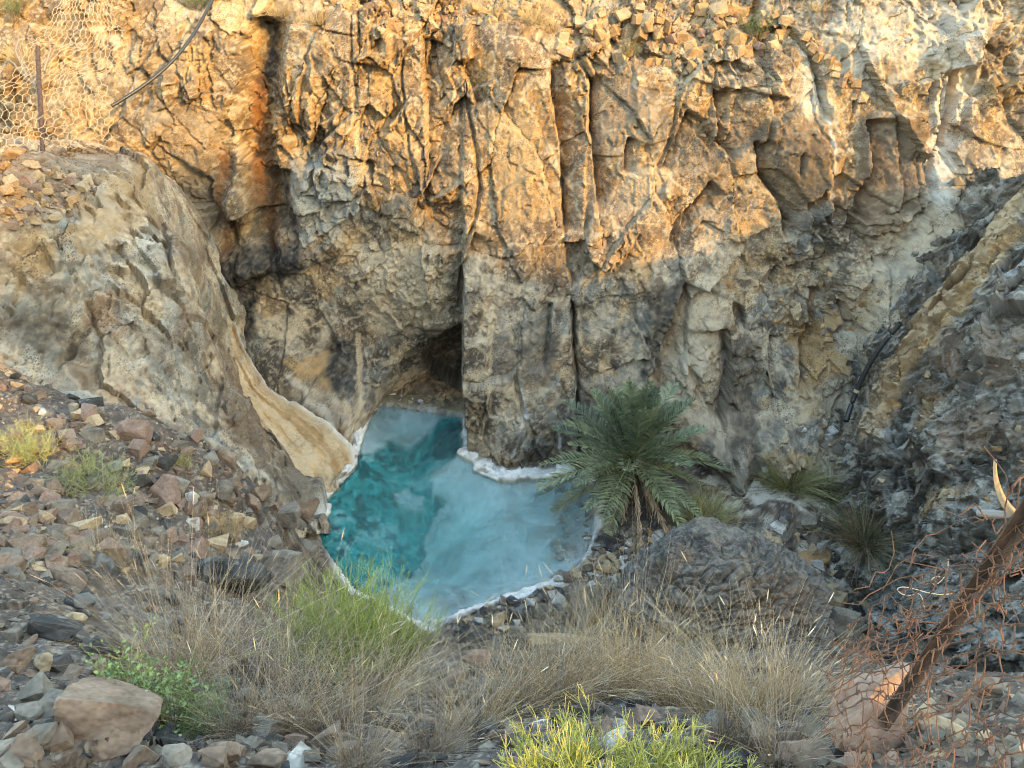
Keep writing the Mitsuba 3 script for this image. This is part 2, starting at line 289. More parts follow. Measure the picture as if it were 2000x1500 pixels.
cl.h += b1 * (.35 + .65 * lowz ** 2) + b2 * (.16 + 1.0 * mask) * lowz + b3 * (.4 + .8 * mask) * lowz + b4 * (.5 + .6 * mask)
p = cl.pos()
cl.h += (ridged(p * [1.2, 1.2, .8], 3, 21) - .55) * .13 + (ridged(p * [4, 4, 2.6], 4, 22) - .5) * .035 + (ridged(p * [10, 10, 2.2], 3, 25) - .5) * .028 * (1.2 - mask) + (meshkit.noise(p * 30, 24) - .5) * .022
dz = cl.v
# the top leans back into a rubble slope
cl.P = p = cl.pos(); P = p
cl.c = np.zeros(P.shape) + TAN
x, z = P[..., 0], P[..., 2]
nA, nB, nC, nD = nf(P * .55, 4, 31), nf(P * [2.2, 2.2, 1.3], 4, 32), nf(P * 8, 3, 33), nf(P * 24, 2, 34)
zt = z + 1.4 * (nA - .5) - .12 * np.maximum(x, 0) + .3
def blot(sc, thr, soft, seed, o=5):
    return ss(thr - soft, thr + soft, nf(P * sc, o, seed))
upper = ss(2.8, 6.4, zt)                                         # ochre soil dust clings to the dry upper wall, the foot is washed
cl.c = np.array([.215, .190, .155]) + (TAN * 1.0 - np.array([.215, .190, .155])) * upper[..., None]
cl.c *= (.66 + .30 * nB + .30 * nD + .22 * (r2 - .5) + .2 * (r3 - .5))[..., None]
cl.tint(blot([1.1, 1.1, .9], .58, .06, 41) * .75, SAND * (.8 + .4 * nD[..., None]))
cl.tint(blot([1.5, 1.5, .9], .60, .05, 42) * (.75 - .15 * upper), GREY * (.7 + .5 * nC[..., None]))
cl.tint(blot([2.6, 2.6, 1.5], .64, .05, 43) * .75, BROWN * (.7 + .6 * nD[..., None]))
cl.tint(blot([2.0, 2.0, .7], .62, .06, 35) * .85 * (1 - .7 * upper), DARK * (.8 + .6 * nD[..., None]))
cl.tint(blot([1.3, 1.3, 1.0], .66, .05, 36) * .6 * (1 - upper), BLUEGREY * (.8 + .4 * nD[..., None]))
cl.tint(blot([1.0, 1.0, .8], .70, .05, 44) * .7 * (1 - .5 * upper), CREAM * (.8 + .4 * nD[..., None]))
cl.tint(ss(.55, .80, nD * .5 + nC * .5) * .6, DARK * 1.5)
cl.tint(ss(.62, .70, r2) * ss(.3, .7, nA) * .45, BROWN * 1.2)
cl.tint(ss(.60, .85, nf(P * 13 + 6, 3, 39) * .6 + .4 * (1 - nC)) * .5, CREAM * 1.05)
cl.tint(ss(.030, .008, np.abs(fbm(P * [1.1, 1.1, .9] + 4, 3, 37) - .5)) * .5, CREAM)
cl.tint(ss(.022, .006, np.abs(fbm(P * 3.1 + 14, 3, 38) - .5)) * .45, CREAM)
cl.tint(ss(.02, .004, e2) * .25, SAND)
for px, col, soft, st in [
    ([(640, 660), (700, 665), (698, 770), (660, 765), (632, 710)], BLACK * 1.6, .16, .85), ([(420, 490), (600, 480), (610, 510), (520, 560), (470, 640), (415, 620)], BLACK, .16, .95), ([(410, 600), (490, 610), (500, 660), (470, 670), (420, 640)], BLACK, .14, .9),
    ([(310, 320), (420, 330), (430, 500), (400, 500), (330, 420)], GREY * .9, .3, .6), ([(560, 300), (700, 300), (720, 420), (600, 470), (570, 400)], BLUEGREY * 1.25, .3, .75), ([(1480, 225), (1600, 225), (1625, 300), (1620, 390), (1530, 400), (1475, 300)], BROWN * .8, .2, .75),
    ([(1690, 225), (1810, 225), (1815, 420), (1650, 470), (1660, 400)], BROWN * .85, .2, .75), ([(1545, 415), (1620, 392), (1625, 440), (1540, 470)], GREY * .7, .12, .7), ([(1545, 80), (1590, 110), (1612, 200), (1620, 235), (1578, 228), (1560, 150)], PALE, .15, .8),
    ([(1840, 120), (1910, 125), (1880, 280), (1850, 400), (1820, 400)], PALE, .22, .85), ([(1560, 0), (1960, 0), (1900, 120), (1700, 130), (1610, 80)], PALE * .95, .6, .6), ([(1720, 480), (1860, 420), (1960, 300), (1990, 420), (1760, 620), (1650, 820), (1600, 830)], CREAM * .95, .3, .45),
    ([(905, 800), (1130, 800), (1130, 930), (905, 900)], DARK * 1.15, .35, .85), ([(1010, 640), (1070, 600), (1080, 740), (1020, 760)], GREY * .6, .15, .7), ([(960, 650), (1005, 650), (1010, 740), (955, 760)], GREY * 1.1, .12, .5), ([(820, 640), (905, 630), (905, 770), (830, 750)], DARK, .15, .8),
    ([(1275, 560), (1340, 545), (1300, 650), (1262, 750), (1250, 740)], DARK * .9, .14, .85), ([(1350, 580), (1420, 620), (1422, 760), (1340, 850), (1280, 800)], CREAM * .95, .25, .75), ([(1340, 560), (1370, 560), (1330, 700), (1300, 740)], PINK * .8, .16, .7),
    ([(1430, 640), (1490, 660), (1480, 860), (1420, 880)], DARK * 1.3, .14, .8), ([(1400, 880), (1500, 900), (1480, 960), (1410, 1000)], GREY * 1.2, .2, .7), ([(1420, 950), (1560, 950), (1560, 1060), (1410, 1060)], GREY * 1.1, .2, .8), ([(520, 740), (640, 760), (700, 860), (560, 800)], DARK * 1.4, .2, .75),
    ([(560, 700), (630, 690), (640, 760), (580, 740)], SAND, .12, .85), ([(700, 460), (860, 470), (880, 640), (720, 650)], CREAM, .3, .65), ([(1120, 760), (1230, 760), (1230, 900), (1130, 900)], BROWN * .8, .2, .6), ([(1530, 620), (1640, 640), (1650, 720), (1560, 740)], TAN * 1.2, .2, .8),
    ([(730, 200), (790, 200), (820, 300), (740, 320)], SAND * 1.05, .25, .6), ([(720, 280), (810, 280), (820, 330), (740, 340)], GREY * .8, .2, .6), ([(960, 220), (1060, 230), (1060, 420), (960, 430)], SAND * 1.1, .3, .7), ([(580, 270), (690, 280), (700, 310), (590, 300)], GREY * .7, .15, .6),
    ([(1420, 420), (1480, 420), (1490, 450), (1430, 470)], SAND * 1.1, .1, .8), ([(1150, 160), (1300, 180), (1330, 300), (1180, 320)], GREY * 1.05, .3, .5), ([(1330, 210), (1480, 230), (1470, 330), (1400, 380), (1330, 330)], BROWN, .25, .55), ([(290, 210), (420, 220), (420, 320), (310, 320)], GREY, .25, .5)]:
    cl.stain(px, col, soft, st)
for px, col, w, soft, st in [
    ([(500, 170), (494, 250), (505, 330), (515, 420), (524, 485)], RUST * .75, .17, .08, .95), ([(490, 180), (485, 300), (498, 400)], RUST * 1.3, .13, .08, .7), ([(430, 300), (428, 380), (440, 500)], RUST * .9, .12, .08, .8), ([(512, 340), (520, 440), (526, 480)], BROWN * .5, .07, .05, .8),
    ([(515, 40), (505, 120), (502, 180)], BLACK, .16, .1, .9), ([(545, 340), (555, 420), (580, 470)], BLACK, .14, .1, .85), ([(700, 650), (700, 740), (706, 850)], CREAM * 1.15, .06, .04, .8), ([(684, 120), (694, 230), (706, 330), (712, 430)], CREAM, .05, .05, .7),
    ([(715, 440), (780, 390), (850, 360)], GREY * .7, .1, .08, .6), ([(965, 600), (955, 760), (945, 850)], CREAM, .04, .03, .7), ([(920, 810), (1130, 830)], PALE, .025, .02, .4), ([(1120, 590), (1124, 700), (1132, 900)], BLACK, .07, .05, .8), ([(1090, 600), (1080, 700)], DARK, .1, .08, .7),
    ([(912, 860), (940, 800)], BLACK, .05, .04, .6), ([(1620, 240), (1626, 340), (1630, 430)], PALE, .045, .04, .8), ([(1000, 880), (1025, 820), (1020, 760)], WHITE * .7, .04, .04, .6), ([(1090, 830), (1100, 900)], WHITE * .7, .03, .03, .5), ([(990, 560), (1110, 590)], CREAM, .1, .1, .5),
    ([(560, 730), (640, 800), (700, 870)], PALE, .05, .05, .6), ([(1430, 980), (1432, 1040)], WHITE, .05, .03, .9), ([(1470, 970), (1474, 1010)], WHITE, .04, .03, .8), ([(1515, 950), (1518, 1040)], WHITE, .04, .03, .9), ([(1530, 960), (1532, 1020)], WHITE, .03, .03, .8),
    ([(1495, 975), (1500, 1010)], WHITE, .03, .03, .8), ([(1410, 985), (1412, 1040)], WHITE, .03, .03, .8), ([(1330, 560), (1300, 650), (1270, 740)], BLACK * 1.5, .12, .08, .7), ([(1470, 240), (1480, 340), (1525, 400)], BROWN * .6, .06, .06, .6)]:
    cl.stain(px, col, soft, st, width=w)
m, c = cl.mesh(~((cl.u < -9.3) & (cl.v < 4.2))); put('cliff', m, 'rock', c)
tag('cliff', 'tall jointed tan and grey rock cliff behind the turquoise pool', kind='structure')

# ---------------------------------------------------------------- the rounded buttress at the left
but_c = [Wd(*a) for a in [(290, 312, 16.6), (0, 322, 13.6), (100, 312, 15.2), (0, 440, 11.8), (100, 420, 12.8), (200, 380, 14.4), (200, 500, 13.6), (50, 520, 12.2), (100, 650, 12.6), (300, 450, 15.2), (300, 600, 14.5),
        (385, 480, 16.2), (388, 560, 16.1), (398, 640, 16.2), (390, 800, 15.4), (300, 750, 14.2), (150, 720, 12.9), (450, 850, 15.6), (490, 780, 16.8), (515, 830, 16.9), (555, 900, 16.9), (588, 960, 16.6), (618, 1012, 17.0), (560, 950, 15.6),
        (500, 950, 14.6), (420, 900, 13.9), (375, 520, 18.6), (392, 650, 19.0), (470, 760, 19.3), (510, 830, 19.2), (590, 950, 18.8), (640, 1040, 18.0), (300, 330, 18.6), (-150, 320, 13.0), (-300, 500, 10.5), (-200, 700, 11.0), (0, 760, 11.6), (620, 1100, 15.8), (300, 900, 12.5), (640, 1060, 17.2), (560, 1100, 14.0), (150, 296, 17.0), (0, 290, 17.)]]
bu = Patch(Wd(300, 600, 14.5), (.42, -.62, .66), (0, 0, 1), but_c, (-8.5, 6.0), (-4.8, 5.6), .028)
bu.warp(.12, .9, 2)
for px, dep, L, side in [([(940, 0)], 0, 1, 1)][:0] + [([(322, 430), (330, 500), (338, 560)], .25, .5, R), ([(430, 720), (425, 800), (420, 860)], .25, .4, R), ([(0, 470), (100, 430), (200, 400), (290, 340)], .0, .3, R), ([(480, 700), (540, 800), (600, 920)], .2, .4, S), ([(330, 560), (400, 690), (430, 760)], .15, .4, R)]:
    bu.step(px, dep, L, side)
for px, w, dep in [([(100, 725), (130, 690), (160, 650), (200, 600)], .07, .25), ([(130, 545), (165, 515)], .04, .12), ([(175, 500), (180, 570), (178, 620)], .04, .1), ([(90, 640), (110, 590)], .035, .1), ([(320, 470), (330, 520)], .05, .12), ([(215, 700), (215, 760)], .035, .1), ([(330, 790), (335, 830)], .05, .12), ([(520, 790), (535, 880), (550, 960)], .05, .15)]:
    bu.crack(px, w, dep)
bu.warp(.1, 1.2, 4)
b1, e1, r1 = bu.facets(1.6, 1.3, .07, .12, 5, .04, .025, .3)
b2, e2, r2 = bu.facets(.55, 1.3, .028, .17, 6, .02, .015, .1)
b3, e3, r3 = bu.facets(.2, 1.3, .012, .30, 7)
p = bu.pos()
m0 = ss(.42, .6, fbm(p * .6, 3, 51))
bu.h += b1 + b2 * (.4 + m0) + b3 * (.4 + m0)
p = bu.pos()
bu.h += (ridged(p * .9, 4, 52) - .55) * .20 + (ridged(p * 4.5, 4, 53) - .5) * .075 * (.5 + m0) + (fbm(p * 14, 2, 54) - .5) * .06 + (meshkit.noise(p * 34, 55) - .5) * .022
bu.P = P = bu.pos(); x, z = P[..., 0], P[..., 2]
nA, nB, nC, nD = nf(P * .7 + 5, 4, 61), nf(P * 2.2, 4, 62), nf(P * 8, 3, 63), nf(P * 26, 2, 64)
def blot(sc, thr, soft, seed, o=5):
    return ss(thr - soft, thr + soft, nf(P * sc, o, seed))
bu.c = PINK * .90 + (np.array([.30, .25, .18]) - PINK * .90) * ss(.3, .7, nA)[..., None]
bu.c = bu.c * (.64 + .28 * nB + .34 * nD + .2 * (r2 - .5) + .15 * (r1 - .5))[..., None]
bu.tint(blot(1.1, .60, .05, 69) * .7, BLUEGREY * (.8 + .5 * nD[..., None]))
bu.tint(blot(1.5, .66, .05, 56) * .7, GREY * (.6 + .5 * nC[..., None]))
bu.tint(blot([2.4, 2.4, 1.4], .66, .05, 57) * .65, DARK * 1.6)
bu.tint(blot(1.2, .64, .06, 58) * .7, CREAM * (.85 + .4 * nD[..., None]))
bu.tint(ss(.55, .8, nf(P * [1.2, 1.2, .8] + 3, 4, 65)) * .6, BLUEGREY * 1.1)
bu.tint(ss(.52, .78, nB * .5 + nC * .5) * .55, CREAM * 1.05)
bu.tint(ss(.52, .75, nC * .5 + nD * .3 + .2 * nf(P * 3 + 5, 4, 67)) * .65, DARK * 2.0)
bu.tint(ss(.58, .8, nf(P * [2.6, 2.6, 1.6] + 9, 5, 68)) * .55, BROWN * 1.2)
bu.tint(ss(.028, .006, np.abs(fbm(P * 1.4 + 8, 3, 66) - .5)) * .45, CREAM)
for px, col, soft, st in [([(0, 620), (60, 610), (200, 640), (170, 700), (90, 690), (0, 640)], DARK * 1.0, .25, .85), ([(0, 550), (60, 560), (90, 600), (0, 610)], BLUEGREY, .2, .6), ([(20, 500), (100, 470), (110, 540), (30, 570)], SAND * 1.15, .2, .7),
        ([(290, 660), (340, 650), (345, 700), (290, 700)], GREY * .7, .15, .7), ([(420, 640), (520, 770), (545, 900), (450, 860), (420, 740)], BROWN * 1.0, .3, .8), ([(280, 700), (330, 720), (320, 760)], GREY * .7, .1, .7), ([(320, 430), (400, 480), (410, 560), (350, 560)], BROWN * 1.15, .3, .7),
        ([(270, 440), (300, 440), (310, 560), (270, 560)], BLUEGREY * 1.2, .1, .7), ([(320, 590), (350, 590), (350, 660), (320, 660)], BLUEGREY * 1.2, .1, .7), ([(550, 870), (600, 920), (635, 1010), (570, 1000), (540, 930)], DARK * 1.6, .2, .7), ([(0, 300), (280, 310), (200, 380), (100, 430), (0, 460)], BROWN * 1.2, .25, .8),
        ([(230, 330), (290, 320), (300, 420), (200, 480), (120, 470)], SAND * .95, .25, .6)]:
    bu.stain(px, col, soft, st)
bu.stain([(575, 860), (600, 920), (635, 1000)], WHITE * .9, .05, .7, width=.05)
m, c = bu.mesh(); put('rock_buttress', m, 'rock', c)
tag('rock_buttress', 'smooth pinkish grey rounded rock buttress at the left of the pool', kind='structure')

# ---------------------------------------------------------------- the weathered hillside at the right
hil_c = [Wy(*a) for a in [(1990, 455, 14.8), (1900, 555, 14.7), (1820, 650, 14.7), (1745, 750, 14.6), (1700, 850, 14.4), (1840, 650, 14.2), (1950, 600, 13.5), (1830, 780, 13.6), (1950, 780, 12.6), (1760, 850, 13.6), (1800, 950, 12.8), (1950, 950, 11.3),
        (1750, 1050, 12.4), (1850, 1100, 11.0), (1950, 1150, 9.6), (1700, 1150, 12.1), (1670, 1000, 13.4), (1720, 700, 15.6), (1860, 530, 15.6), (1660, 870, 15.2), (1990, 400, 15.6), (2200, 700, 11.5), (2200, 500, 12.8), (2200, 1000, 9.8), (2100, 1250, 7.8), (1800, 1250, 10.0), (1640, 1080, 12.9), (1640, 1180, 12.6)]]
hi = Patch(Wy(1850, 800, 13), (-.62, -.58, .53), (0, 0, 1), hil_c, (-4.0, 5.5), (-4.5, 5.0), .028)
hi.warp(.1, 1.1, 3)
for px, dep, L, side in [([(1700, 850), (1740, 750), (1830, 650), (1880, 590)], .25, .3, S), ([(1760, 790), (1755, 900), (1770, 960)], .2, .3, S), ([(1830, 560), (1900, 470), (1990, 380)], .2, .2, R), ([(1760, 880), (1790, 1000), (1740, 1040)], .3, .4, S), ([(1880, 960), (1800, 990), (1770, 1060)], .2, .3, R)]:
    hi.step(px, dep, L, side)
for b in [(1860, 980, .8, .5, 1.2), (1820, 860, .5, .3), (1900, 700, .4, .25), (1930, 860, .45, .3), (1700, 760, .3, .2, 1.8), (1760, 1010, .5, .3), (1690, 1110, .5, .3), (1650, 1130, .35, .25)]:
    hi.blob(*b)
hi.warp(.08, 1.8, 6)
rib = hi.ats([(2010, 400), (1930, 490), (1860, 580), (1790, 665), (1735, 750), (1700, 850)]); ri = hi.sub(rib, 1.2)
rd, rt = hi.dist(rib, ri); hi.add(ri, .42 * np.exp(-(rd / .34) ** 4))
hi.warp(.08, 1.8, 6)
b1, e1, r1 = hi.facets(.75, .8, .11, .30, 8, -.06, .035, .75)
b2, e2, r2 = hi.facets(.27, .8, .04, .36, 9, -.035, .018, .7)
b3, e3, r3 = hi.facets(.11, 1.0, .012, .34, 10)
p = hi.pos()
hi.h += b1 + b2 + b3 + (ridged(p * 1.2, 3, 71) - .55) * .22 + (ridged(p * 6, 3, 72) - .5) * .05 + (meshkit.noise(p * 26, 73) - .5) * .03
hi.P = P = hi.pos(); x, y, z = P[..., 0], P[..., 1], P[..., 2]
nA, nB, nC, nD = nf(P * .7, 4, 74), nf(P * 2.2, 4, 75), nf(P * 8, 3, 76), nf(P * 24, 2, 77)
def blot(sc, thr, soft, seed, o=5):
    return ss(thr - soft, thr + soft, nf(P * sc, o, seed))
hi.c = np.array([.125, .108, .088]) * (.55 + .5 * nC + .45 * nD + .3 * (r2 - .5))[..., None]
hi.tint(blot(1.3, .58, .05, 79) * .55, np.array([.20, .15, .105]) * (.75 + .5 * nD[..., None]))
hi.tint(blot(1.8, .60, .05, 80) * .75, DARK * (.8 + .6 * nD[..., None]))
hi.tint(blot(2.4, .68, .05, 78) * .6, PALE * (.6 + .4 * nD[..., None]))
hi.tint(ss(.055, .015, e1) * .7, np.array([.30, .29, .27]))
hi.tint(ss(.026, .008, e2) * .55 * ss(.3, .6, nA), np.array([.28, .27, .25]))
for px, col, soft, st in [([(1830, 640), (1890, 650), (1880, 730), (1820, 720)], PINK * .95, .14, .6), ([(1900, 640), (2000, 640), (2000, 760), (1930, 740)], PINK * .95, .16, .55), ([(1830, 830), (1930, 780), (1960, 850), (1850, 900)], PINK * .95, .16, .55), ([(1790, 760), (1850, 770), (1800, 850)], TAN * 1.3, .14, .5), ([(1990, 400), (1880, 530), (1740, 700), (1680, 850), (1720, 870), (1790, 720), (1900, 590), (1990, 470)], SAND * 1.4, .15, .95), ([(1680, 780), (1720, 740), (1730, 850), (1680, 880)], PALE * .8, .15, .7), ([(1820, 960), (1900, 950), (1890, 975), (1800, 1010)], SAND * 1.05, .12, .7),  # first four patches: warm patches of sunlight painted into the rock colour
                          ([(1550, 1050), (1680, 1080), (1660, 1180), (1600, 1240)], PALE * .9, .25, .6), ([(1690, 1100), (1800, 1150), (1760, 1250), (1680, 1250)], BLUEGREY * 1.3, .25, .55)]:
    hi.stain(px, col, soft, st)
hi.stain([(2010, 400), (1930, 490), (1860, 580), (1790, 665), (1735, 750), (1700, 850)], np.array([.34, .255, .165]), .10, .95, width=.24)
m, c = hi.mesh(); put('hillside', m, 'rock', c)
tag('hillside', 'crumbling grey hillside with a pale net of veins at the right', kind='structure')

# ---------------------------------------------------------------- valley floor, pool basin and the slope at the photographer's feet
SHORE = [(637, 968), (690, 905), (705, 850), (722, 808), (745, 790), (800, 798), (860, 806), (905, 816), (905, 884), (932, 902), (985, 932), (1060, 926), (1130, 914), (1162, 960), (1162, 1030), (1150, 1072), (1122, 1112), (1080, 1142), (1020, 1162), (960, 1182), (900, 1196), (850, 1226), (780, 1202), (690, 1172), (640, 1122), (620, 1062), (618, 1022), (637, 1002)]
shore = np.array([Wz(a, b, 0.) for a, b in SHORE])[:, :2]
gr_c = [Wd(*a) for a in [(1000, 1500, 2.75), (1000, 1400, 4.1), (1000, 1330, 6.4), (1000, 1285, 10.5), (1000, 1250, 13.8), (1500, 1400, 4.4), (1600, 1330, 6.6), (1700, 1340, 3.2), (1900, 1330, 2.6), (1990, 1500, 1.9), (1750, 1410, 2.5), (1620, 1400, 3.6), (1990, 1300, 2.5), (1500, 1300, 9.5), (1620, 1265, 12.4),
        (0, 722, 11.6), (100, 900, 9.6), (0, 1100, 6.6), (440, 880, 11.2), (560, 1000, 12.2), (0, 1400, 3.5), (300, 1100, 8.0), (300, 1300, 5.0), (600, 1250, 8.0), (600, 1400, 4.2), (500, 1100, 10.0), (250, 790, 10.9), (300, 950, 10.0), (150, 1250, 5.2), (600, 1120, 12.5), (615, 1160, 14.6), (700, 1260, 12.6), (850, 1280, 12.0),
        (1200, 1290, 8.5), (1300, 1400, 4.2), (1800, 1290, 6.5), (-200, 800, 9.0), (-300, 1200, 4.6), (2200, 1350, 2.3), (-400, 700, 11.0)]]
gr_c += [Wz(*a) for a in [(1200, 1085, .15), (1300, 1055, .25), (1400, 1045, .35), (1180, 1000, .12), (1180, 930, .15), (1450, 1060, .4), (1550, 1065, .4), (1600, 1105, .15), (1650, 1210, -.4), (1700, 1240, -.6), (1560, 1000, .9), (1250, 950, .35), (1350, 960, .5), (1120, 1150, .1), (950, 1215, .12), (870, 1245, .12), (1060, 1200, .2), (780, 790, .05)]]
gr_c += [(0, 0, 9.35), (3, 0, 9.3), (-3, 0, 9.4), (-8, 0, 9.4), (8, 0, 9.2), (0, -3, 9.9), (-10, -3, 10), (10, -3, 10), (-3, 18, .1), (4, 17, .4), (-6, 17, .5), (10, 12, 1.0), (7.2, 10, -.5), (-14, 12, 6)]
ty = np.linspace(0, 1, 640); yy = -1.2 + 2.0 * (np.exp(ty * math.log(23.0 / 2.0)) - 1)
tx = np.linspace(-1, 1, 600)
YY, TX = np.meshgrid(yy, tx, indexing='ij'); XX = TX * (2.4 + .66 * np.maximum(YY, 0))
gr = Patch((0, 0, 0), (0, 0, 1), (0, 1, 0), gr_c, (-18, 18), (-4, 22.5), None, coarse=.25, grid=(XX, YY))
base0 = gr.h.copy()
gr.warp(.05, 1.5, 3)
gr.h = base0
b1, e1, r1 = gr.facets(1.1, 1.0, .05, .10, 12); b2, e2, r2 = gr.facets(.35, 1.0, .03, .16, 13); b3, e3, r3 = gr.facets(.11, 1.0, .012, .25, 14)
p = gr.pos()
near = ss(10, 5, np.hypot(gr.u, gr.v))
gr.h += b1 * .35 + b2 * .3 + b3 * .35 + (fbm(p * .9, 4, 81) - .5) * .30 + (fbm(p * 4, 5, 82) - .5) * .14 + (fbm(p * 18, 3, 83) - .5) * .03
i = gr.sub(shore, 3.0)
sd, sat = gr.dist(shore, i, True)
f = gr.h.ravel(); q = np.stack([gr.u.ravel()[i], gr.v.ravel()[i], 0 * sd], 1)
deep = 1.5 * np.exp(-((q[:, 0] + 2.9) / 1.7) ** 2 - ((q[:, 1] - 14.3) / 2.6) ** 2) + .35                # deepest to the left of the middle
nP = nf(q * 1.3, 4, 84)
def area(pl):
    return gr.dist(np.array([Wz(a_, b_, 0.)[:2] for a_, b_ in pl]), i, True)[0]
wob = .25 * (nf(q * 1.6, 4, 92) - .5) + .07 * (nf(q * 7, 3, 93) - .5)
big = area([(905, 935), (850, 965), (828, 1010), (806, 1060), (800, 1095), (760, 1120), (700, 1160), (690, 1200), (850, 1260), (1100, 1180), (1200, 1050), (1160, 900), (1000, 900), (905, 884)]) + wob
shelf = area([(690, 880), (700, 800), (768, 740), (885, 740), (910, 800), (880, 806), (840, 826), (800, 856), (762, 850), (735, 872)]) + wob
isle = area([(760, 940), (790, 925), (832, 935), (830, 962), (780, 968)]) + .6 * wob
tongue = area([(835, 905), (905, 884), (925, 950), (870, 955), (835, 940)]) + .6 * wob
sheet = np.maximum.reduce([ss(-.05, .05, big), ss(-.05, .05, shelf), ss(-.05, .05, isle), ss(-.05, .05, tongue)])
floor = -np.minimum(deep * 1.05, .03 + .50 * np.maximum(sd, 0)) - .22 * (1 - sheet) * ss(.3, 1, sd) + .05 * (fbm(q * 3, 3, 85) - .5)
bank = np.maximum(f[i], .05 + .10 * np.minimum(-sd, .5) + .05 * nP)
f[i] = np.where(sd > 0, floor, np.where(-sd < .6, bank + (f[i] - bank) * ss(.3, .6, -sd) * (f[i] > bank), np.where(-sd < 1.6, np.maximum(f[i], .04), f[i])))
cut = gr.dist(np.array([Wz(a_, b_, 0.)[:2] for a_, b_ in [(520, 800), (600, 780), (700, 880), (694, 908), (640, 968), (615, 985), (575, 960)]]), i, True)[0]
f[i] -= (f[i] + .35) * ss(-.12, .10, cut) * (f[i] > -.35)
gr.h = f.reshape(gr.h.shape)
gr.P = P = gr.pos(); x, y, z = P[..., 0], P[..., 1], P[..., 2]
nA, nB, nC, nD = nf(P * .8, 4, 86), nf(P * 3, 4, 87), nf(P * 11, 3, 88), nf(P * 36, 2, 89)
gr.c = np.array([.066, .050, .040]) * (.45 + .8 * nB + .4 * nD)[..., None]
gr.tint(ss(.5, .75, nC * .6 + nD * .4) * .6, np.array([.17, .12, .08]))
gr.tint(ss(.5, .8, nA) * .4, np.array([.075, .075, .077]))
gr.tint(ss(.74, .86, nD * .6 + nf(P * 50, 1, 104) * .4) * .6, np.array([.28, .25, .21]))
wl = ss(7, 9, y) * ss(2.5, 1.0, z)                                 # the valley floor is paler than the slope
gr.tint(wl * .6 * ss(.3, .6, nB), np.array([.19, .155, .11]))
gr.tint(wl * ss(3.6, 4.6, x) * ss(.42, .7, nB) * .8, PALE * .85)
fc = gr.c.reshape(-1, 3)
wid = np.array([.12, .2, .25, .25, .22, .12, .08, .0, .35, .4, .4, .35, .25, .06, .04, .12, .4, .75, .85, .9, .9, .5, .0, .0, .0, .05, .25, .25, .12])
wcr = np.interp(sat * 28, np.arange(29), wid)
crust = ss(.1, -.1, np.abs(sd + wcr * .3) - wcr * .75 + .22 * (nf(q * 5, 4, 94) - .5)) * (wcr > .05)
fc[i] += (WHITE * (.8 + .2 * nP[:, None]) - fc[i]) * (crust * .95 * (sd < .12) * ss(.9, .3, f[i]))[:, None]
silt, teal = np.array([.47, .56, .57]), np.array([.06, .36, .36])
nq, nr, nt = nf(q * [5, 5, 1], 4, 90), nf(q * 1.1 + 5, 3, 91), nf(q * 9 + 3, 4, 100)
bed = silt * (.66 + .30 * nr + .22 * nt)[:, None]
bed += (np.array([.33, .31, .30]) - bed) * (ss(.68, .90, nf(q * 1.5 + 3, 4, 101)) * .55 * sheet)[:, None]
bed += (np.array([.30, .27, .26]) - bed) * (ss(-.1, .1, area([(868, 1115), (890, 1112), (922, 1168), (905, 1172)]) + .4 * wob) * .6)[:, None]
bed += (np.array([.22, .20, .20]) - bed) * (ss(-.25, .25, area([(1080, 1010), (1120, 1000), (1135, 1030), (1100, 1045)]) + wob) * .6)[:, None]
hole = teal * (.65 + .7 * nq)[:, None]
hole += (np.array([.45, .62, .62]) - hole) * (ss(.62, .85, nr) * .5)[:, None]
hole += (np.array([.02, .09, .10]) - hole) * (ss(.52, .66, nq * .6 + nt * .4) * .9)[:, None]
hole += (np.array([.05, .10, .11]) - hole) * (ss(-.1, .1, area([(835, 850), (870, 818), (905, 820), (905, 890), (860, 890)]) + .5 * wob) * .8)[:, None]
rim_d = np.abs(sheet - .5) < .35
bed += (np.array([.50, .50, .49]) * (.75 + .4 * nt)[:, None] - bed) * (ss(.9, -.1, sd) * ss(-1.0, .8, q[:, 0]) * .75)[:, None]
bed = hole + (bed - hole) * sheet[:, None]
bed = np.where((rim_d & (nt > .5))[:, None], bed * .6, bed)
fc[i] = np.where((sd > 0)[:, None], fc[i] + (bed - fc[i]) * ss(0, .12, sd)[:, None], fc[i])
led = area([(728, 800), (760, 765), (885, 745), (910, 750), (910, 815), (860, 806), (800, 798), (745, 790)])
fc[i] += (np.array([.17, .135, .075]) * (.5 + .9 * nq)[:, None] - fc[i]) * (ss(-.2, .1, led) * (sd < .05) * .85)[:, None]
gr.c = fc.reshape(gr.c.shape)
m, c = gr.mesh(); put('ground', m, 'rock', c)
tag('ground', 'dark stony slope in front and the pebbly valley floor round the pool', kind='structure')
def ground_z(x, y):
    return float(gr.height(np.array([x]), np.array([y]))[0])

# ---------------------------------------------------------------- water
wp = np.array([Wz(a, b, 0.) for a, b in SHORE])[:, :2]
import shapely
poly = shapely.Polygon(wp).buffer(.35, quad_segs=4)
vv, ff = trimesh.creation.triangulate_polygon(poly, engine='earcut')
water = trimesh.Trimesh(np.column_stack([vv, np.zeros(len(vv))]), ff, process=False)
if water.face_normals[:, 2].mean() < 0: water.invert()
scene['water_medium'] = {'type': 'homogeneous', 'albedo': {'type': 'rgb', 'value': [.40, .90, .93]}, 'sigma_t': {'type': 'rgb', 'value': [.40, .24, .22]}}
scene['water_skin'] = {'type': 'bumpmap', 't': proc(lambda p, n, uv: .010 * mikit.fbm(p.x * 5, p.y * 5, 0, 3), eps=4e-3), 'scale': 1.0, 'nested': {'type': 'dielectric', 'int_ior': 1.33, 'ext_ior': 1.0}}
put('pool_water', water, 'water_skin', smooth=False, interior={'type': 'ref', 'id': 'water_medium'})
tag('pool_water', 'milky turquoise water of the pool', kind='structure')

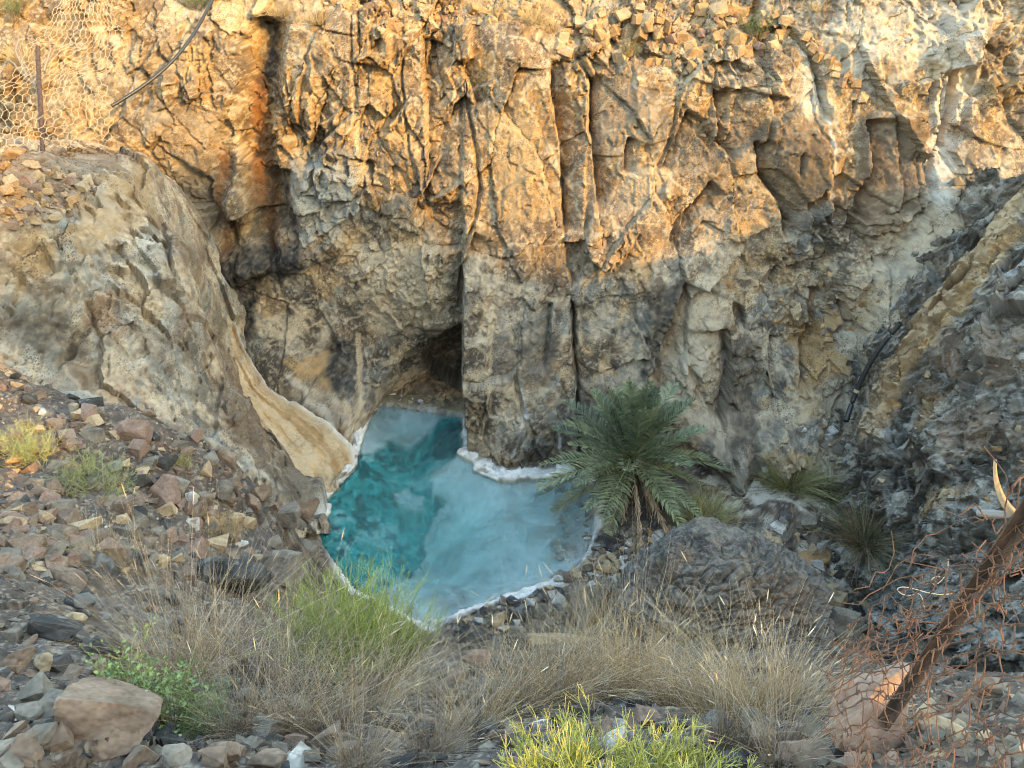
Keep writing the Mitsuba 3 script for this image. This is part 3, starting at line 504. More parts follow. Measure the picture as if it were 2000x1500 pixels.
# ---------------------------------------------------------------- travertine chute running down into the pool at the left
def ribbon(pts, nu=40, nl=160):
    pts = np.array(pts, float)                                     # rows: left point, right point
    t = np.linspace(0, len(pts) - 1, nl)
    a = np.stack([np.interp(t, np.arange(len(pts)), pts[:, 0, k]) for k in range(3)], 1)
    b = np.stack([np.interp(t, np.arange(len(pts)), pts[:, 1, k]) for k in range(3)], 1)
    s = np.linspace(0, 1, nu)[None, :, None]
    return a[:, None] * (1 - s) + b[:, None] * s
def grid_mesh(p):
    n, m = p.shape[:2]; k = np.arange(n * m).reshape(n, m)
    q = np.stack([k[:-1, :-1], k[:-1, 1:], k[1:, 1:], k[1:, :-1]], -1).reshape(-1, 4)
    return trimesh.Trimesh(p.reshape(-1, 3), np.vstack([q[:, [0, 1, 2]], q[:, [0, 2, 3]]]), process=False)
ch = ribbon([(Wd(400, 640, 20.6), Wd(462, 640, 20.4)), (Wd(425, 680, 20.2), Wd(483, 700, 20.2)), (Wd(455, 760, 19.9), Wd(522, 762, 20.0)), (Wd(500, 830, 19.6), Wd(632, 830, 19.9)), (Wd(545, 900, 19.0), Wd(694, 886, 19.75)), (Wd(580, 955, 18.5), Wd(694, 908, 19.75)), (Wd(605, 1000, 17.9), Wz(660, 950, -.03)), (Wd(612, 1020, 17.9), Wz(668, 975, -.35))], 70, 220)
s = np.linspace(-1, 1, 70)[None, :]
n1, n2 = fbm(ch * 1.6, 4, 95), fbm(ch * 7, 3, 96)
ch[..., 2] += .14 * (np.abs(s) ** 3) + .26 * (n1 - .5) + .10 * (n2 - .5) + .05 * (nf(ch * 22, 2, 161) - .5) + .16 * (ridged(ch * [1, 2.4, 1], 3, 97) - .5)
cc = np.array([.36, .255, .14]) * (.6 + .5 * n1 + .5 * nf(ch * 20, 3, 160))[..., None] + 0 * ch
k = ss(.45, .6, fbm(ch * [2, 2, 2] + 3, 4, 98))[..., None] * .75; cc = cc + (np.array([.48, .34, .19]) - cc) * k
k = ss(.55, .66, n2)[..., None] * .5; cc = cc + (CREAM - cc) * k
k = ss(.6, .7, fbm(ch * 3 + 9, 4, 99))[..., None] * .6; cc = cc + (np.array([.28, .15, .045]) - cc) * k
run = np.linspace(0, 6, 220)[:, None]
long_ = nf(np.stack([s * 5 + 0 * run + .5 * n1, run * .7 + 0 * s, 0 * run + 0 * s], -1), 4, 162)
k = ss(.55, .8, long_)[..., None] * .55; cc = cc + (np.array([.22, .125, .05]) - cc) * k
k = ss(.45, .2, long_)[..., None] * .5; cc = cc + (np.array([.46, .38, .27]) - cc) * k
k = (ss(.8, 1., np.abs(s)) * .7)[..., None]; cc = cc + (WHITE * .8 - cc) * k
put('mineral_chute', grid_mesh(ch), 'mineral', cc.reshape(-1, 3))
tag('mineral_chute', 'smooth ochre mineral chute sloping down to the pool', kind='structure')

# ---------------------------------------------------------------- the hill across the valley, behind and to the right of the camera: its crest throws the shade
SH, EH, TE = np.array([math.sin(SUN_AZ), -math.cos(SUN_AZ)]), np.array([math.cos(SUN_AZ), math.sin(SUN_AZ)]), math.tan(SUN_EL)
crest = []
CREST_S = 38.0
for px, py, yv in [(60, 285, 15.0), (230, 285, 16.6), (400, 320, 19.6), (560, 320, 19.9), (700, 360, 19.6), (830, 385, 19.6), (900, 470, 18.9), (1000, 520, 18.3), (1130, 535, 18.1), (1250, 545, 17.8), (1380, 700, 16.7), (1440, 760, 16.8), (1560, 760, 17.0), (1640, 740, 16.4)]:
    q = Wy(px, py, yv)
    crest.append((q[0] * EH[0] + q[1] * EH[1], q[2] + (CREST_S - (q[0] * SH[0] + q[1] * SH[1])) * TE))
crest += [(w0, z0 + CREST_S * TE) for w0, z0 in [(-30, 12), (-3, 11.2), (.55, 10.4), (.85, 8.5), (2.05, 8.3), (2.5, 12.4), (3.8, 13.4)]]
crest.sort()
cw, chh = np.array(crest).T
print('crest', np.round(np.array(crest), 2).tolist())

# ---------------------------------------------------------------- loose stones
def stone_bsdf(name, a, b, rough=.85, spot=None):
    a, b = [mi.Color3f(*[float(x) for x in c]) for c in (a, b)]
    def col(p, n, uv):
        k = mikit.fbm(p.x * 9, p.y * 9, p.z * 9, 3)
        c = mikit.mix(a, b, mikit.smoothstep(.3, .7, k)) * (.75 + .5 * mikit.noise(p.x * 60, p.y * 60, p.z * 60))
        if spot is not None:
            c = mikit.mix(c, mi.Color3f(*spot), .8 * mikit.smoothstep(.60, .68, mikit.fbm(p.x * 7 + 5, p.y * 7, p.z * 7, 3)))
        return c
    def bump(p, n, uv):
        return .020 * mikit.fbm(p.x * 30, p.y * 30, p.z * 30, 3)
    scene[name] = {'type': 'twosided', 'b': {'type': 'bumpmap', 't': proc(bump, eps=1.5e-3), 'scale': 1.0, 'nested': {'type': 'principled', 'base_color': proc(col), 'roughness': rough, 'specular': .25}}}
stone_bsdf('stone_brown', (.118, .082, .058), (.18, .130, .095))
stone_bsdf('stone_red', (.150, .094, .068), (.200, .135, .103))
stone_bsdf('stone_tan', (.25, .18, .11), (.32, .24, .15))
stone_bsdf('stone_grey', (.100, .083, .066), (.17, .145, .115))
stone_bsdf('stone_dark', (.028, .027, .026), (.065, .060, .055), spot=(.15, .145, .135))
stone_bsdf('stone_white', (.27, .25, .22), (.42, .39, .35), spot=(.20, .17, .14))
stone_bsdf('stone_ochre', (.21, .125, .058), (.29, .185, .095))

def rock_shape(seed, sub=3, cuts=7, boxy=.8, rough=.06):
    """A unit stone: a rounded block cut by random planes."""
    r = np.random.default_rng(seed)
    m = trimesh.creation.icosphere(subdivisions=sub)
    v = np.array(m.vertices)
    v = np.sign(v) * np.abs(v) ** boxy
    for _ in range(cuts):
        n = r.normal(size=3); n /= np.linalg.norm(n)
        d = v @ n
        v = v - np.maximum(0, d - r.uniform(.50, .88))[:, None] * n
    nn = v / np.linalg.norm(v, axis=1, keepdims=True)
    o = r.uniform(0, 99, 3)
    v = v + nn * ((fbm(v * 1.3 + o, 3, seed) - .5) * 4 * rough + (fbm(v * 5 + o, 3, seed + 1) - .5) * 1.6 * rough)[:, None]
    m.vertices = v
    return m
small = []
for k in range(14):
    q_ = np.random.default_rng(400 + k); h_ = trimesh.convex.convex_hull(np.sign(q_.normal(size=(15, 3))) * q_.uniform(.35, 1, (15, 3))); small.append(mikit.ply(h_, None, smooth=22))
mid = [rock_shape(300 + k, 4, 15, .62, .06) for k in range(10)]
mid = [mikit.ply(m, None, smooth=28) for m in mid]
def stone(key, base, P, size, rot, bsdf):
    scene[key] = {**base, 'to_world': T().translate(P.tolist()).rotate([0, 0, 1], rot[0]).rotate([1, 0, 0], rot[1]).rotate([0, 1, 0], rot[2]).scale([max(float(x), .004) for x in size]), 'bsdf': {'type': 'ref', 'id': bsdf}}
def big_stone(name, px, py, w, h, patch, bsdf, label, cat='stone', k=0, depth=1.0, rot=0., tilt=0., D=None, sink=.15, group=None):
    """One stone standing where the photograph has it; w, h: its extent there in pixels."""
    if D is None:
        _, D = patch.hit(px, min(py + .30 * h, 1580))
    key = numbered(name)
    P = Wd(px, py, D); sx, sz = w * D / FOC / 2 / .95, h * D / FOC / 2 / .95
    sy = depth * (sx + sz) / 2
    P = P + np.array([0, CP, -SP]) * sy * .5
    stone(key, mid[k % len(mid)], P, (sx, sy, sz), (rot, tilt - 20, 0), bsdf)
    tag(key, label, cat, group)
    return key
B = big_stone
B('boulder', 184, 1432, 222, 172, gr, 'stone_brown', 'large flat topped brown boulder in the bottom left corner', 'boulder', 0, 1.1, 10)
B('stone', 32, 1482, 95, 60, gr, 'stone_brown', 'brown stone cut off by the bottom left corner of the photo', k=1)
B('stone', 38, 1400, 86, 46, gr, 'stone_grey', 'pale grey slab lying just above the bottom left corner', k=2, rot=-10)
B('stone', 26, 1300, 56, 60, gr, 'stone_brown', 'rounded brown stone at the left edge above the pale slab', k=3)
B('stone', 78, 1298, 58, 44, gr, 'stone_tan', 'tan stone with a pale stripe right of the rounded brown stone', k=4)
B('stone', 146, 1208, 52, 24, gr, 'stone_tan', 'small flat tan stone lying alone on dark bedrock', k=5)
B('stone', 132, 1128, 104, 40, gr, 'stone_brown', 'long brown log shaped stone lying across the left slope', k=6, rot=-14, depth=.5, tilt=6)
B('stone', 249, 842, 72, 62, gr, 'stone_red', 'square reddish brown block perched at the edge of the left rubble', k=7, rot=12)
B('stone', 14, 874, 60, 52, gr, 'stone_red', 'rounded reddish stone cut off by the left edge of the photo', k=8)
B('stone', 371, 980, 28, 46, gr, 'stone_white', 'upright bright white stone on the left slope', k=9)
B('stone', 310, 968, 92, 62, gr, 'stone_red', 'long reddish slab left of the white stone', k=1, rot=-30, tilt=10)
B('stone', 228, 990, 56, 44, gr, 'stone_brown', 'brown wedge shaped stone below the yellow green weeds', k=2)
B('stone', 320, 906, 46, 34, gr, 'stone_dark', 'dark square stone right of the yellow green weeds', k=3)
B('stone', 424, 960, 80, 46, gr, 'stone_grey', 'dark grey block right of the white stone', k=4)
B('stone', 490, 985, 44, 44, gr, 'stone_brown', 'brown stone at the lip of the slope above the pool', k=5)
B('stone', 105, 1042, 40, 36, gr, 'stone_grey', 'dark grey rounded stone in the tan rubble at the left', k=6)
B('stone', 18, 1020, 50, 30, gr, 'stone_tan', 'pinkish tan stone at the left edge in the tan rubble', k=7)
B('stone', 190, 1310, 40, 26, gr, 'stone_red', 'small red brown stone above the large bottom left boulder', k=8)
B('stone', 142, 795, 22, 18, gr, 'stone_tan', 'pale tan stone on the upper left rubble', k=9)
B('stone', 30, 752, 28, 16, gr, 'stone_tan', 'small tan stone near the top of the left rubble', k=0)
B('stone', 80, 806, 22, 18, gr, 'stone_white', 'white stone above the yellow green weeds', k=1)
B('stone', 160, 830, 30, 22, gr, 'stone_brown', 'brown stone left of the square reddish block', k=2)
B('stone', 60, 1360, 46, 30, gr, 'stone_brown', 'brown stone above the pale slab at the left', k=3)
B('stone', 94, 1420, 36, 30, gr, 'stone_dark', 'black and white stone touching the large bottom left boulder', k=4)
B('stone', 436, 1474, 82, 52, gr, 'stone_brown', 'angular brown stone at the bottom edge right of the large boulder', k=5, rot=20)
B('stone', 345, 1478, 66, 40, gr, 'stone_grey', 'dark grey stone at the bottom edge beside the large boulder', k=6)
B('stone', 520, 1486, 74, 40, gr, 'stone_brown', 'low brown stone at the bottom edge under dry grass', k=7)
B('stone', 676, 1482, 66, 44, gr, 'stone_brown', 'rounded brown stone at the bottom edge left of the middle', k=8)
B('stone', 575, 1450, 56, 30, gr, 'stone_red', 'reddish stone half hidden in the dry grass at the bottom', k=9)
B('boulder', 1718, 1446, 245, 270, gr, 'stone_red', 'big pinkish sandstone boulder behind the rusty wire mesh', 'boulder', 3, .7, 0, D=2.22)
B('stone', 1575, 1480, 90, 60, gr, 'stone_red', 'reddish stone left of the big sandstone boulder at the bottom edge', k=4)
B('stone', 1850, 1440, 90, 70, gr, 'stone_tan', 'tan stone seen through the rusty mesh near the bottom right', k=6, D=2.2)
B('stone', 1930, 1340, 60, 50, gr, 'stone_grey', 'grey stone seen through the rusty mesh right of the post', k=7, D=2.35)
B('stone', 1650, 1238, 112, 76, gr, 'stone_grey', 'dark rounded boulder lying in the stream right of the dome rock', 'boulder', 8, .8, -20, D=13.4)
B('boulder', 1146, 1186, 108, 92, gr, 'stone_grey', 'grey green boulder at the pool edge left of the dome rock', 'boulder', 9, .9, 15, D=14.2)
B('stone', 1194, 1066, 42, 54, gr, 'stone_dark', 'black stone with white patches at the pool edge below the palm', k=0)
B('stone', 1190, 1112, 40, 28, gr, 'stone_tan', 'tan stone in the pebbles left of the dome rock', k=1)
B('stone', 1228, 1122, 34, 26, gr, 'stone_ochre', 'ochre stone in the pebbles touching the dome rock', k=2)
B('stone', 1228, 1062, 22, 22, gr, 'stone_white', 'white stone right of the black and white stone', k=3)
B('stone', 1288, 1044, 26, 20, gr, 'stone_white', 'white stone under the palm fronds', k=4)
B('stone', 1092, 1132, 26, 20, gr, 'stone_white', 'white stone at the water line on the right shore', k=5)
B('stone', 1112, 1128, 26, 26, gr, 'stone_brown', 'brown stone beside the white stone at the right shore', k=6)
B('stone', 1580, 1092, 92, 40, gr, 'stone_ochre', 'ochre and white rock above the stream right of the dome rock', k=7, rot=20, tilt=10)
B('stone', 930, 1292, 76, 28, gr, 'stone_red', 'flat red brown rock below the pool in the dry grass', k=8, rot=-5)
B('stone', 1110, 1258, 220, 34, gr, 'stone_tan', 'broad flat pinkish slab on the near side of the pool', 'slab', 9, .5, -5, D=13.4)
B('stone', 930, 1256, 130, 50, gr, 'stone_dark', 'black crusted rock at the near tip of the pool', 'rock', 1, .6, 0, D=14.0)
B('stone', 1008, 1206, 40, 44, gr, 'stone_dark', 'black upright stone on the white crust of the near shore', k=2)
B('stone', 972, 1218, 40, 40, gr, 'stone_tan', 'tan grey stone on the white crust of the near shore', k=3)
B('stone', 1056, 1200, 46, 40, gr, 'stone_grey', 'grey stone between the black upright stone and the grey green boulder', k=4)
B('stone', 26, 299, 44, 34, bu, 'stone_ochre', 'square ochre block on the ledge under the wire netting', k=7, rot=10)
B('stone', 54, 322, 42, 20, bu, 'stone_tan', 'low tan block on the ledge right of the square ochre block', k=8)
B('stone', 8, 322, 24, 18, bu, 'stone_ochre', 'ochre stone cut off by the left edge on the ledge', k=9)
B('stone', 1560, 610, 30, 40, cl, 'stone_tan', 'pale loose block caught on the cliff right of the palm', k=5)
B('stone', 1520, 1058, 40, 30, gr, 'stone_tan', 'tan stone above the dome rock by the dripping wall', k=6)
B('stone', 96, 1235, 120, 50, gr, 'stone_dark', 'dark cracked bedrock hump below the flat tan stone', 'rock', 0, .9, 0, sink=.3)
B('stone', 150, 1178, 90, 36, gr, 'stone_dark', 'dark bedrock hump above the flat tan stone', 'rock', 4, .8, 8)
B('stone', 200, 1270, 90, 60, gr, 'stone_dark', 'dark jagged bedrock left of the leafy green plant', 'rock', 5, .8, 8)
B('stone', 548, 1012, 70, 60, gr, 'stone_grey', 'grey brown bedrock block at the corner above the left shore', 'rock', 2, .9, 5)
B('stone', 596, 1000, 50, 54, gr, 'stone_brown', 'brown bedrock block right on the left shore', 'rock', 3, .9, -5, D=14.6)
B('stone', 590, 1075, 60, 60, gr, 'stone_grey', 'grey block of the left shore beneath the brown bedrock block', 'rock', 7, .9, 0, D=13.6)

B('stone', 440, 1128, 230, 84, gr, 'stone_dark', 'broad dark bedrock hump behind the dry grass at the left', 'rock', 5, .6, 5, sink=.3)
B('stone', 545, 1120, 120, 70, gr, 'stone_grey', 'grey bedrock block between the broad dark hump and the left shore', 'rock', 8, .8, -8)

# the dome rock, with its weathered skin of broken plates
ico_ = trimesh.creation.icosphere(subdivisions=7)
v, fc_ = np.array(ico_.vertices), np.array(ico_.faces)
fc_ = fc_[v[fc_].mean(1) @ np.array([0, -.5, .87]) > -.35]; used_ = np.unique(fc_); v, fc_ = v[used_], np.searchsorted(used_, fc_)
dome = v * [1.80, 1.5, 1.42]
dome[:, 2] -= .25 * np.abs(dome[:, 0]) * (dome[:, 0] < 0)
t = rng.normal(size=(900, 3)); t /= np.linalg.norm(t, axis=1, keepdims=True)
d2, k2 = cKDTree(t * [1, 1, 3.0]).query(v * [1, 1, 3.0] + .12 * (np.stack([fbm(v * 4, 3, 120), fbm(v * 4 + 9, 3, 121), fbm(v * 4 + 5, 3, 122)], 1) - .5), 2, workers=-1)
plate = rng.normal(0, .022, 900)[k2[:, 0]] - .045 * np.maximum(0, 1 - (d2[:, 1] - d2[:, 0]) / .05)
dome = dome + v * (plate + (fbm(v * 1.6, 4, 123) - .5) * .5 + (ridged(v * [3, 3, 9] + .25 * fbm(v * 3, 2, 129)[:, None], 5, 124) - .5) * .26 + (fbm(v * 26, 2, 128) - .5) * .07 - .09 * ss(.035, .0, np.abs(fbm(v * [2.2, 2.2, 7] + 3, 3, 131) - .5)) - .07 * ss(.03, .0, np.abs(fbm(v * [4, 4, 5] + 8, 3, 132) - .5)))[:, None]
DP = Wd(1388, 1210, 13.2)
dome = dome @ trimesh.transformations.rotation_matrix(math.radians(-8), [0, 1, 0])[:3, :3].T + DP
dn = [nf(dome * a, 4, 125 + q_) for q_, a in enumerate((1.2, 5, 16))]
dc = np.array([.11, .097, .085]) * (.35 + .6 * dn[1] + 1.0 * dn[2])[:, None]
dc += (np.array([.16, .14, .11]) - dc) * (ss(.5, .75, dn[1] * .6 + dn[2] * .4) * .7)[:, None]
dc += (np.array([.16, .105, .065]) - dc) * (ss(.55, .8, dn[0]) * .5)[:, None]
dc += (np.array([.30, .30, .29]) - dc) * (ss(.16, .04, np.abs(dome[:, 0] - DP[0] + 1.05 + .35 * (dome[:, 2] - DP[2]))) * .35 * dn[2])[:, None]
put('dome_rock', trimesh.Trimesh(dome, fc_, process=False), 'rock', dc)
tag('dome_rock', 'huge dark dome shaped boulder with a cracked weathered skin below the palm', 'boulder')

# pebbles and rubble: the larger ones singly, the rest as gravel
def scatter(patch, poly, n, smin, smax, kinds, seed, holder, merged, lim, flat=.75, power=2.2):
    """Stones over a region of the place; those that show small go into one mesh per colour."""
    r = np.random.default_rng(seed)
    pg = shapely.Polygon(poly); x0, y0, x1, y1 = pg.bounds
    names, wts = [k_ for k_, _ in kinds], np.array([w_ for _, w_ in kinds], float)
    wts /= wts.sum(); got = 0; tries = 0
    while got < n and tries < n * 6:
        tries += 1
        px, py = r.uniform(x0, x1), r.uniform(y0, y1)
        if not pg.contains(shapely.Point(px, py)): continue
        P, D = patch.hit(px, py)
        if D > 29: continue
        size = smin * (smax / smin) ** (r.uniform() ** power)
        got += 1
        pix = 2 * size / D * FOC
        b = names[int(r.choice(len(names), p=wts))]
        sc = size * r.uniform(.75, 1.25, 3) * [1, 1, flat]
        rot = r.uniform(0, 360), r.uniform(-25, 25), r.uniform(-25, 25)
        N_ = patch.N if patch is not gr else np.array([0, 0, 1.0])
        P = P + N_ * size * .25
        todo.append((pix, holder, merged, P, sc, rot, b, int(r.integers(14))))
todo = []
mix_l = [('stone_brown', 5), ('stone_red', 3), ('stone_tan', 2), ('stone_grey', 4), ('stone_dark', 2.5), ('stone_white', .22)]
mix_f = [('stone_brown', 4), ('stone_red', 2), ('stone_grey', 4), ('stone_dark', 4), ('stone_white', .2)]
mix_r = [('stone_red', 4), ('stone_brown', 4), ('stone_grey', 4), ('stone_tan', 1)]
mix_p = [('stone_tan', 4), ('stone_white', 2.5), ('stone_brown', 2), ('stone_grey', 2), ('stone_ochre', 1)]
mix_c = [('stone_ochre', 6), ('stone_tan', 5), ('stone_red', 1)]
scatter(gr, [(0, 715), (120, 735), (300, 800), (440, 860), (560, 980), (560, 1080), (450, 1120), (0, 1120)], 1900, .018, .16, mix_l, 1, 'ground__stone', 'ground__gravel', 0, power=5.5)
scatter(gr, [(0, 980), (130, 990), (200, 1060), (150, 1120), (0, 1120)], 70, .06, .14, mix_l, 2, 'ground__stone', 'ground__gravel', 0)
scatter(gr, [(0, 1120), (420, 1120), (520, 1260), (620, 1500), (0, 1500)], 900, .010, .085, mix_f, 3, 'ground__stone', 'ground__gravel', 0, power=3.6)
scatter(gr, [(500, 1300), (1000, 1300), (1640, 1330), (1640, 1500), (500, 1500)], 800, .008, .07, mix_f, 4, 'ground__stone', 'ground__gravel', 0, power=3.6)
scatter(gr, [(1160, 1090), (1180, 1030), (1300, 1035), (1440, 1040), (1450, 1075), (1330, 1080), (1240, 1120), (1170, 1150), (1110, 1160), (1100, 1130)], 330, .03, .16, mix_p, 5, 'ground__stone', 'ground__gravel', 0)
scatter(gr, [(870, 1225), (960, 1180), (1080, 1150), (1130, 1150), (1100, 1220), (1000, 1240), (890, 1255)], 110, .05, .16, [('stone_dark', 5), ('stone_tan', 2), ('stone_white', 3), ('stone_grey', 2)], 6, 'ground__stone', 'ground__gravel', 0)
scatter(gr, [(1430, 1050), (1560, 1000), (1700, 1030), (1720, 1240), (1620, 1240), (1540, 1100)], 260, .04, .22, [('stone_tan', 3), ('stone_white', 3), ('stone_grey', 4), ('stone_dark', 2)], 7, 'ground__stone', 'ground__gravel', 0)
scatter(gr, [(1640, 1330), (2000, 1300), (2000, 1500), (1640, 1500)], 420, .007, .034, mix_r, 8, 'ground__stone', 'ground__gravel', 0, power=3)
scatter(gr, [(740, 790), (800, 765), (900, 758), (902, 800), (820, 806)], 50, .03, .12, mix_p, 9, 'ground__stone', 'ground__gravel', 0)
scatter(cl, [(1060, 60), (1200, 20), (1330, 0), (1450, 0), (1560, 40), (1530, 100), (1400, 110), (1330, 150), (1240, 110), (1110, 115)], 560, .035, .19, mix_c, 10, 'cliff__stone', 'cliff__rubble', 0, .9, 3.0)
scatter(cl, [(620, 0), (1060, 0), (1060, 60), (930, 50), (760, 60), (690, 30)], 170, .04, .16, mix_c, 11, 'cliff__stone', 'cliff__rubble', 0, .9)
scatter(cl, [(1560, 60), (1620, 90), (1700, 200), (1660, 190), (1600, 120)], 60, .04, .14, mix_c, 12, 'cliff__stone', 'cliff__rubble', 0, .9)
scatter(cl, [(1380, 540), (1640, 520), (1740, 560), (1640, 700), (1500, 620)], 150, .03, .12, [('stone_tan', 4), ('stone_ochre', 3), ('stone_grey', 2)], 13, 'cliff__stone', 'cliff__rubble', 0)
scatter(cl, [(1500, 860), (1640, 800), (1680, 880), (1640, 980), (1480, 960)], 130, .04, .16, [('stone_tan', 3), ('stone_white', 2), ('stone_grey', 3)], 14, 'cliff__stone', 'cliff__rubble', 0)
scatter(bu, [(0, 330), (110, 330), (200, 350), (150, 420), (0, 450)], 190, .03, .14, mix_c + [('stone_brown', 4)], 15, 'rock_buttress__stone', 'rock_buttress__gravel', 0)
scatter(hi, [(1700, 880), (1860, 620), (2000, 500), (2000, 1000), (1840, 1100), (1720, 1050)], 90, .025, .10, [('stone_tan', 4), ('stone_grey', 3), ('stone_ochre', 1)], 16, 'hillside__stone', 'hillside__gravel', 0)
for k_ in range(46):                                              # pale stones lying under the shallow water at the right shore
    q_ = np.random.default_rng(900 + k_); a_, b_ = q_.uniform(1070, 1155), q_.uniform(935, 1140)
    P_ = Wz(a_, b_, 0.)
    if shapely.Polygon(shore).buffer(-.05).contains(shapely.Point(P_[0], P_[1])):
        z_ = float(gr.height(P_[:1], P_[1:2])[0]); s_ = q_.uniform(.05, .14)
        todo.append((3.0 if s_ < .07 else 14.0, 'ground__stone', 'ground__gravel', np.array([P_[0], P_[1], z_ + .02]), np.array([s_, s_, s_ * .6]), (q_.uniform(0, 360), 0, 0), 'stone_white', int(q_.integers(14))))
unit_c = []
for k_ in range(14):
    q_ = np.random.default_rng(430 + k_); unit_c.append(trimesh.convex.convex_hull(np.sign(q_.normal(size=(9, 3))) * q_.uniform(.35, 1, (9, 3))))
heap = {}
todo.sort(key=lambda a_: -a_[0])
count = {}
for pix, holder, merged, P, sc, rot, b, k_ in todo:
    if pix > 12 and count.get(holder, 0) < 290:
        count[holder] = count.get(holder, 0) + 1
        stone(numbered(holder), small[k_], P, sc, rot, b)
    else:
        M = np.array(T().translate(P.tolist()).rotate([0, 0, 1], rot[0]).rotate([1, 0, 0], rot[1]).scale(sc.tolist()).matrix)
        u_ = unit_c[k_]
        heap.setdefault((merged, b), []).append((np.array(u_.vertices) @ M[:3, :3].T + M[:3, 3], np.array(u_.faces)))
def join(parts):
    at, vs, fs = 0, [], []
    for v_, f_ in parts:
        vs.append(v_); fs.append(f_ + at); at += len(v_)
    return trimesh.Trimesh(np.vstack(vs), np.vstack(fs), process=False)
for (merged, b), parts in heap.items():
    key = numbered(merged)
    put(key, join(parts), b, smooth=False)
    labels[key] = {'kind': 'stuff'}

# ---------------------------------------------------------------- thin things: tubes, blades, twigs
scene['plant'] = {'type': 'twosided', 'b': {'type': 'principled', 'base_color': {'type': 'mesh_attribute', 'name': 'vertex_color'}, 'roughness': .55, 'specular': .35}}
def tubes(Pn, Rn, sides=3, close=False):
    """Many tapered tubes at once: Pn (n, k, 3), Rn (n, k)."""
    Pn = np.asarray(Pn, float); n, k = Pn.shape[:2]
    t = np.gradient(Pn, axis=1); t /= np.linalg.norm(t, axis=2, keepdims=True) + 1e-12
    ref = np.where(np.abs(t[..., 2:3]) < .9, [0, 0, 1.0], [1.0, 0, 0])
    a = np.cross(t, ref); a /= np.linalg.norm(a, axis=2, keepdims=True) + 1e-12
    b = np.cross(t, a)
    ang = np.arange(sides) * 2 * np.pi / sides
    v = Pn[:, :, None] + np.asarray(Rn)[:, :, None, None] * (np.cos(ang)[None, None, :, None] * a[:, :, None] + np.sin(ang)[None, None, :, None] * b[:, :, None])
    idx = np.arange(n * k * sides).reshape(n, k, sides)
    nx = np.roll(idx, -1, 2)
    q = np.stack([idx[:, :-1], nx[:, :-1], nx[:, 1:], idx[:, 1:]], -1).reshape(-1, 4)
    return trimesh.Trimesh(v.reshape(-1, 3), np.vstack([q[:, [0, 1, 2]], q[:, [0, 2, 3]]]), process=False)
def tcol(c, k, sides=3):
    return np.repeat(np.asarray(c, float).reshape(-1, 3), sides, 0)
def wire(pts, r, sides=6, n=None):
    pts = np.array(pts, float)
    if n:
        t = np.linspace(0, len(pts) - 1, n)
        from scipy.interpolate import CubicSpline
        pts = CubicSpline(np.arange(len(pts)), pts)(t)
    return tubes(pts[None], np.broadcast_to(r, (1, len(pts))), sides)
def near_hit(px, py):
    return min(q.hit(px, py)[1] for q in (gr, cl, hi, bu)) - .35
def blades(r, base, n, length, spread, r0, fan=.5, lean=(0, 0), droop=.25, k=5, vary=.45):
    """n grass blades from a round tuft: (points (n,k,3), radii (n,k))."""
    a = r.uniform(0, 2 * np.pi, n); q = np.sqrt(r.uniform(0, 1, n)) * spread
    b = np.stack([base[0] + q * np.cos(a), base[1] + q * np.sin(a)], 1)
    L = length * (1 - vary + vary * 1.3 * r.uniform(0, 1, n)) * (1 - .35 * q / (spread + 1e-9))
    th = np.abs(r.normal(0, fan, n)) ** .9 + .25 * q / (spread + 1e-9) * fan
    th = np.minimum(th, 1.35)
    az = a + r.normal(0, .7, n)
    s = np.linspace(0, 1, k)[None]
    hx = np.sin(th)[:, None] * s + droop * r.uniform(.2, 1.3, n)[:, None] * s ** 2 * (.3 + np.sin(th))[:, None]
    X = b[:, :1] + L[:, None] * (np.cos(az)[:, None] * hx + lean[0] * s ** 1.4) + r.normal(0, .012, (n, k)) * s * length
    Y = b[:, 1:] + L[:, None] * (np.sin(az)[:, None] * hx + lean[1] * s ** 1.4) + r.normal(0, .012, (n, k)) * s * length
    z0 = base[2] if len(base) > 2 else 0
    Z = z0 - .03 + L[:, None] * (np.cos(th)[:, None] * s - droop * .6 * r.uniform(.2, 1.3, n)[:, None] * s ** 2 * (.2 + np.sin(th))[:, None])
    return np.stack([X, Y, Z], -1), r0 * (1.05 - .85 * s) * r.uniform(.7, 1.3, (n, 1))
STRAW, PALESTRAW, MAUVE, OLIVE = np.array([.44, .31, .165]), np.array([.54, .43, .28]), np.array([.27, .21, .165]), np.array([.17, .19, .055])
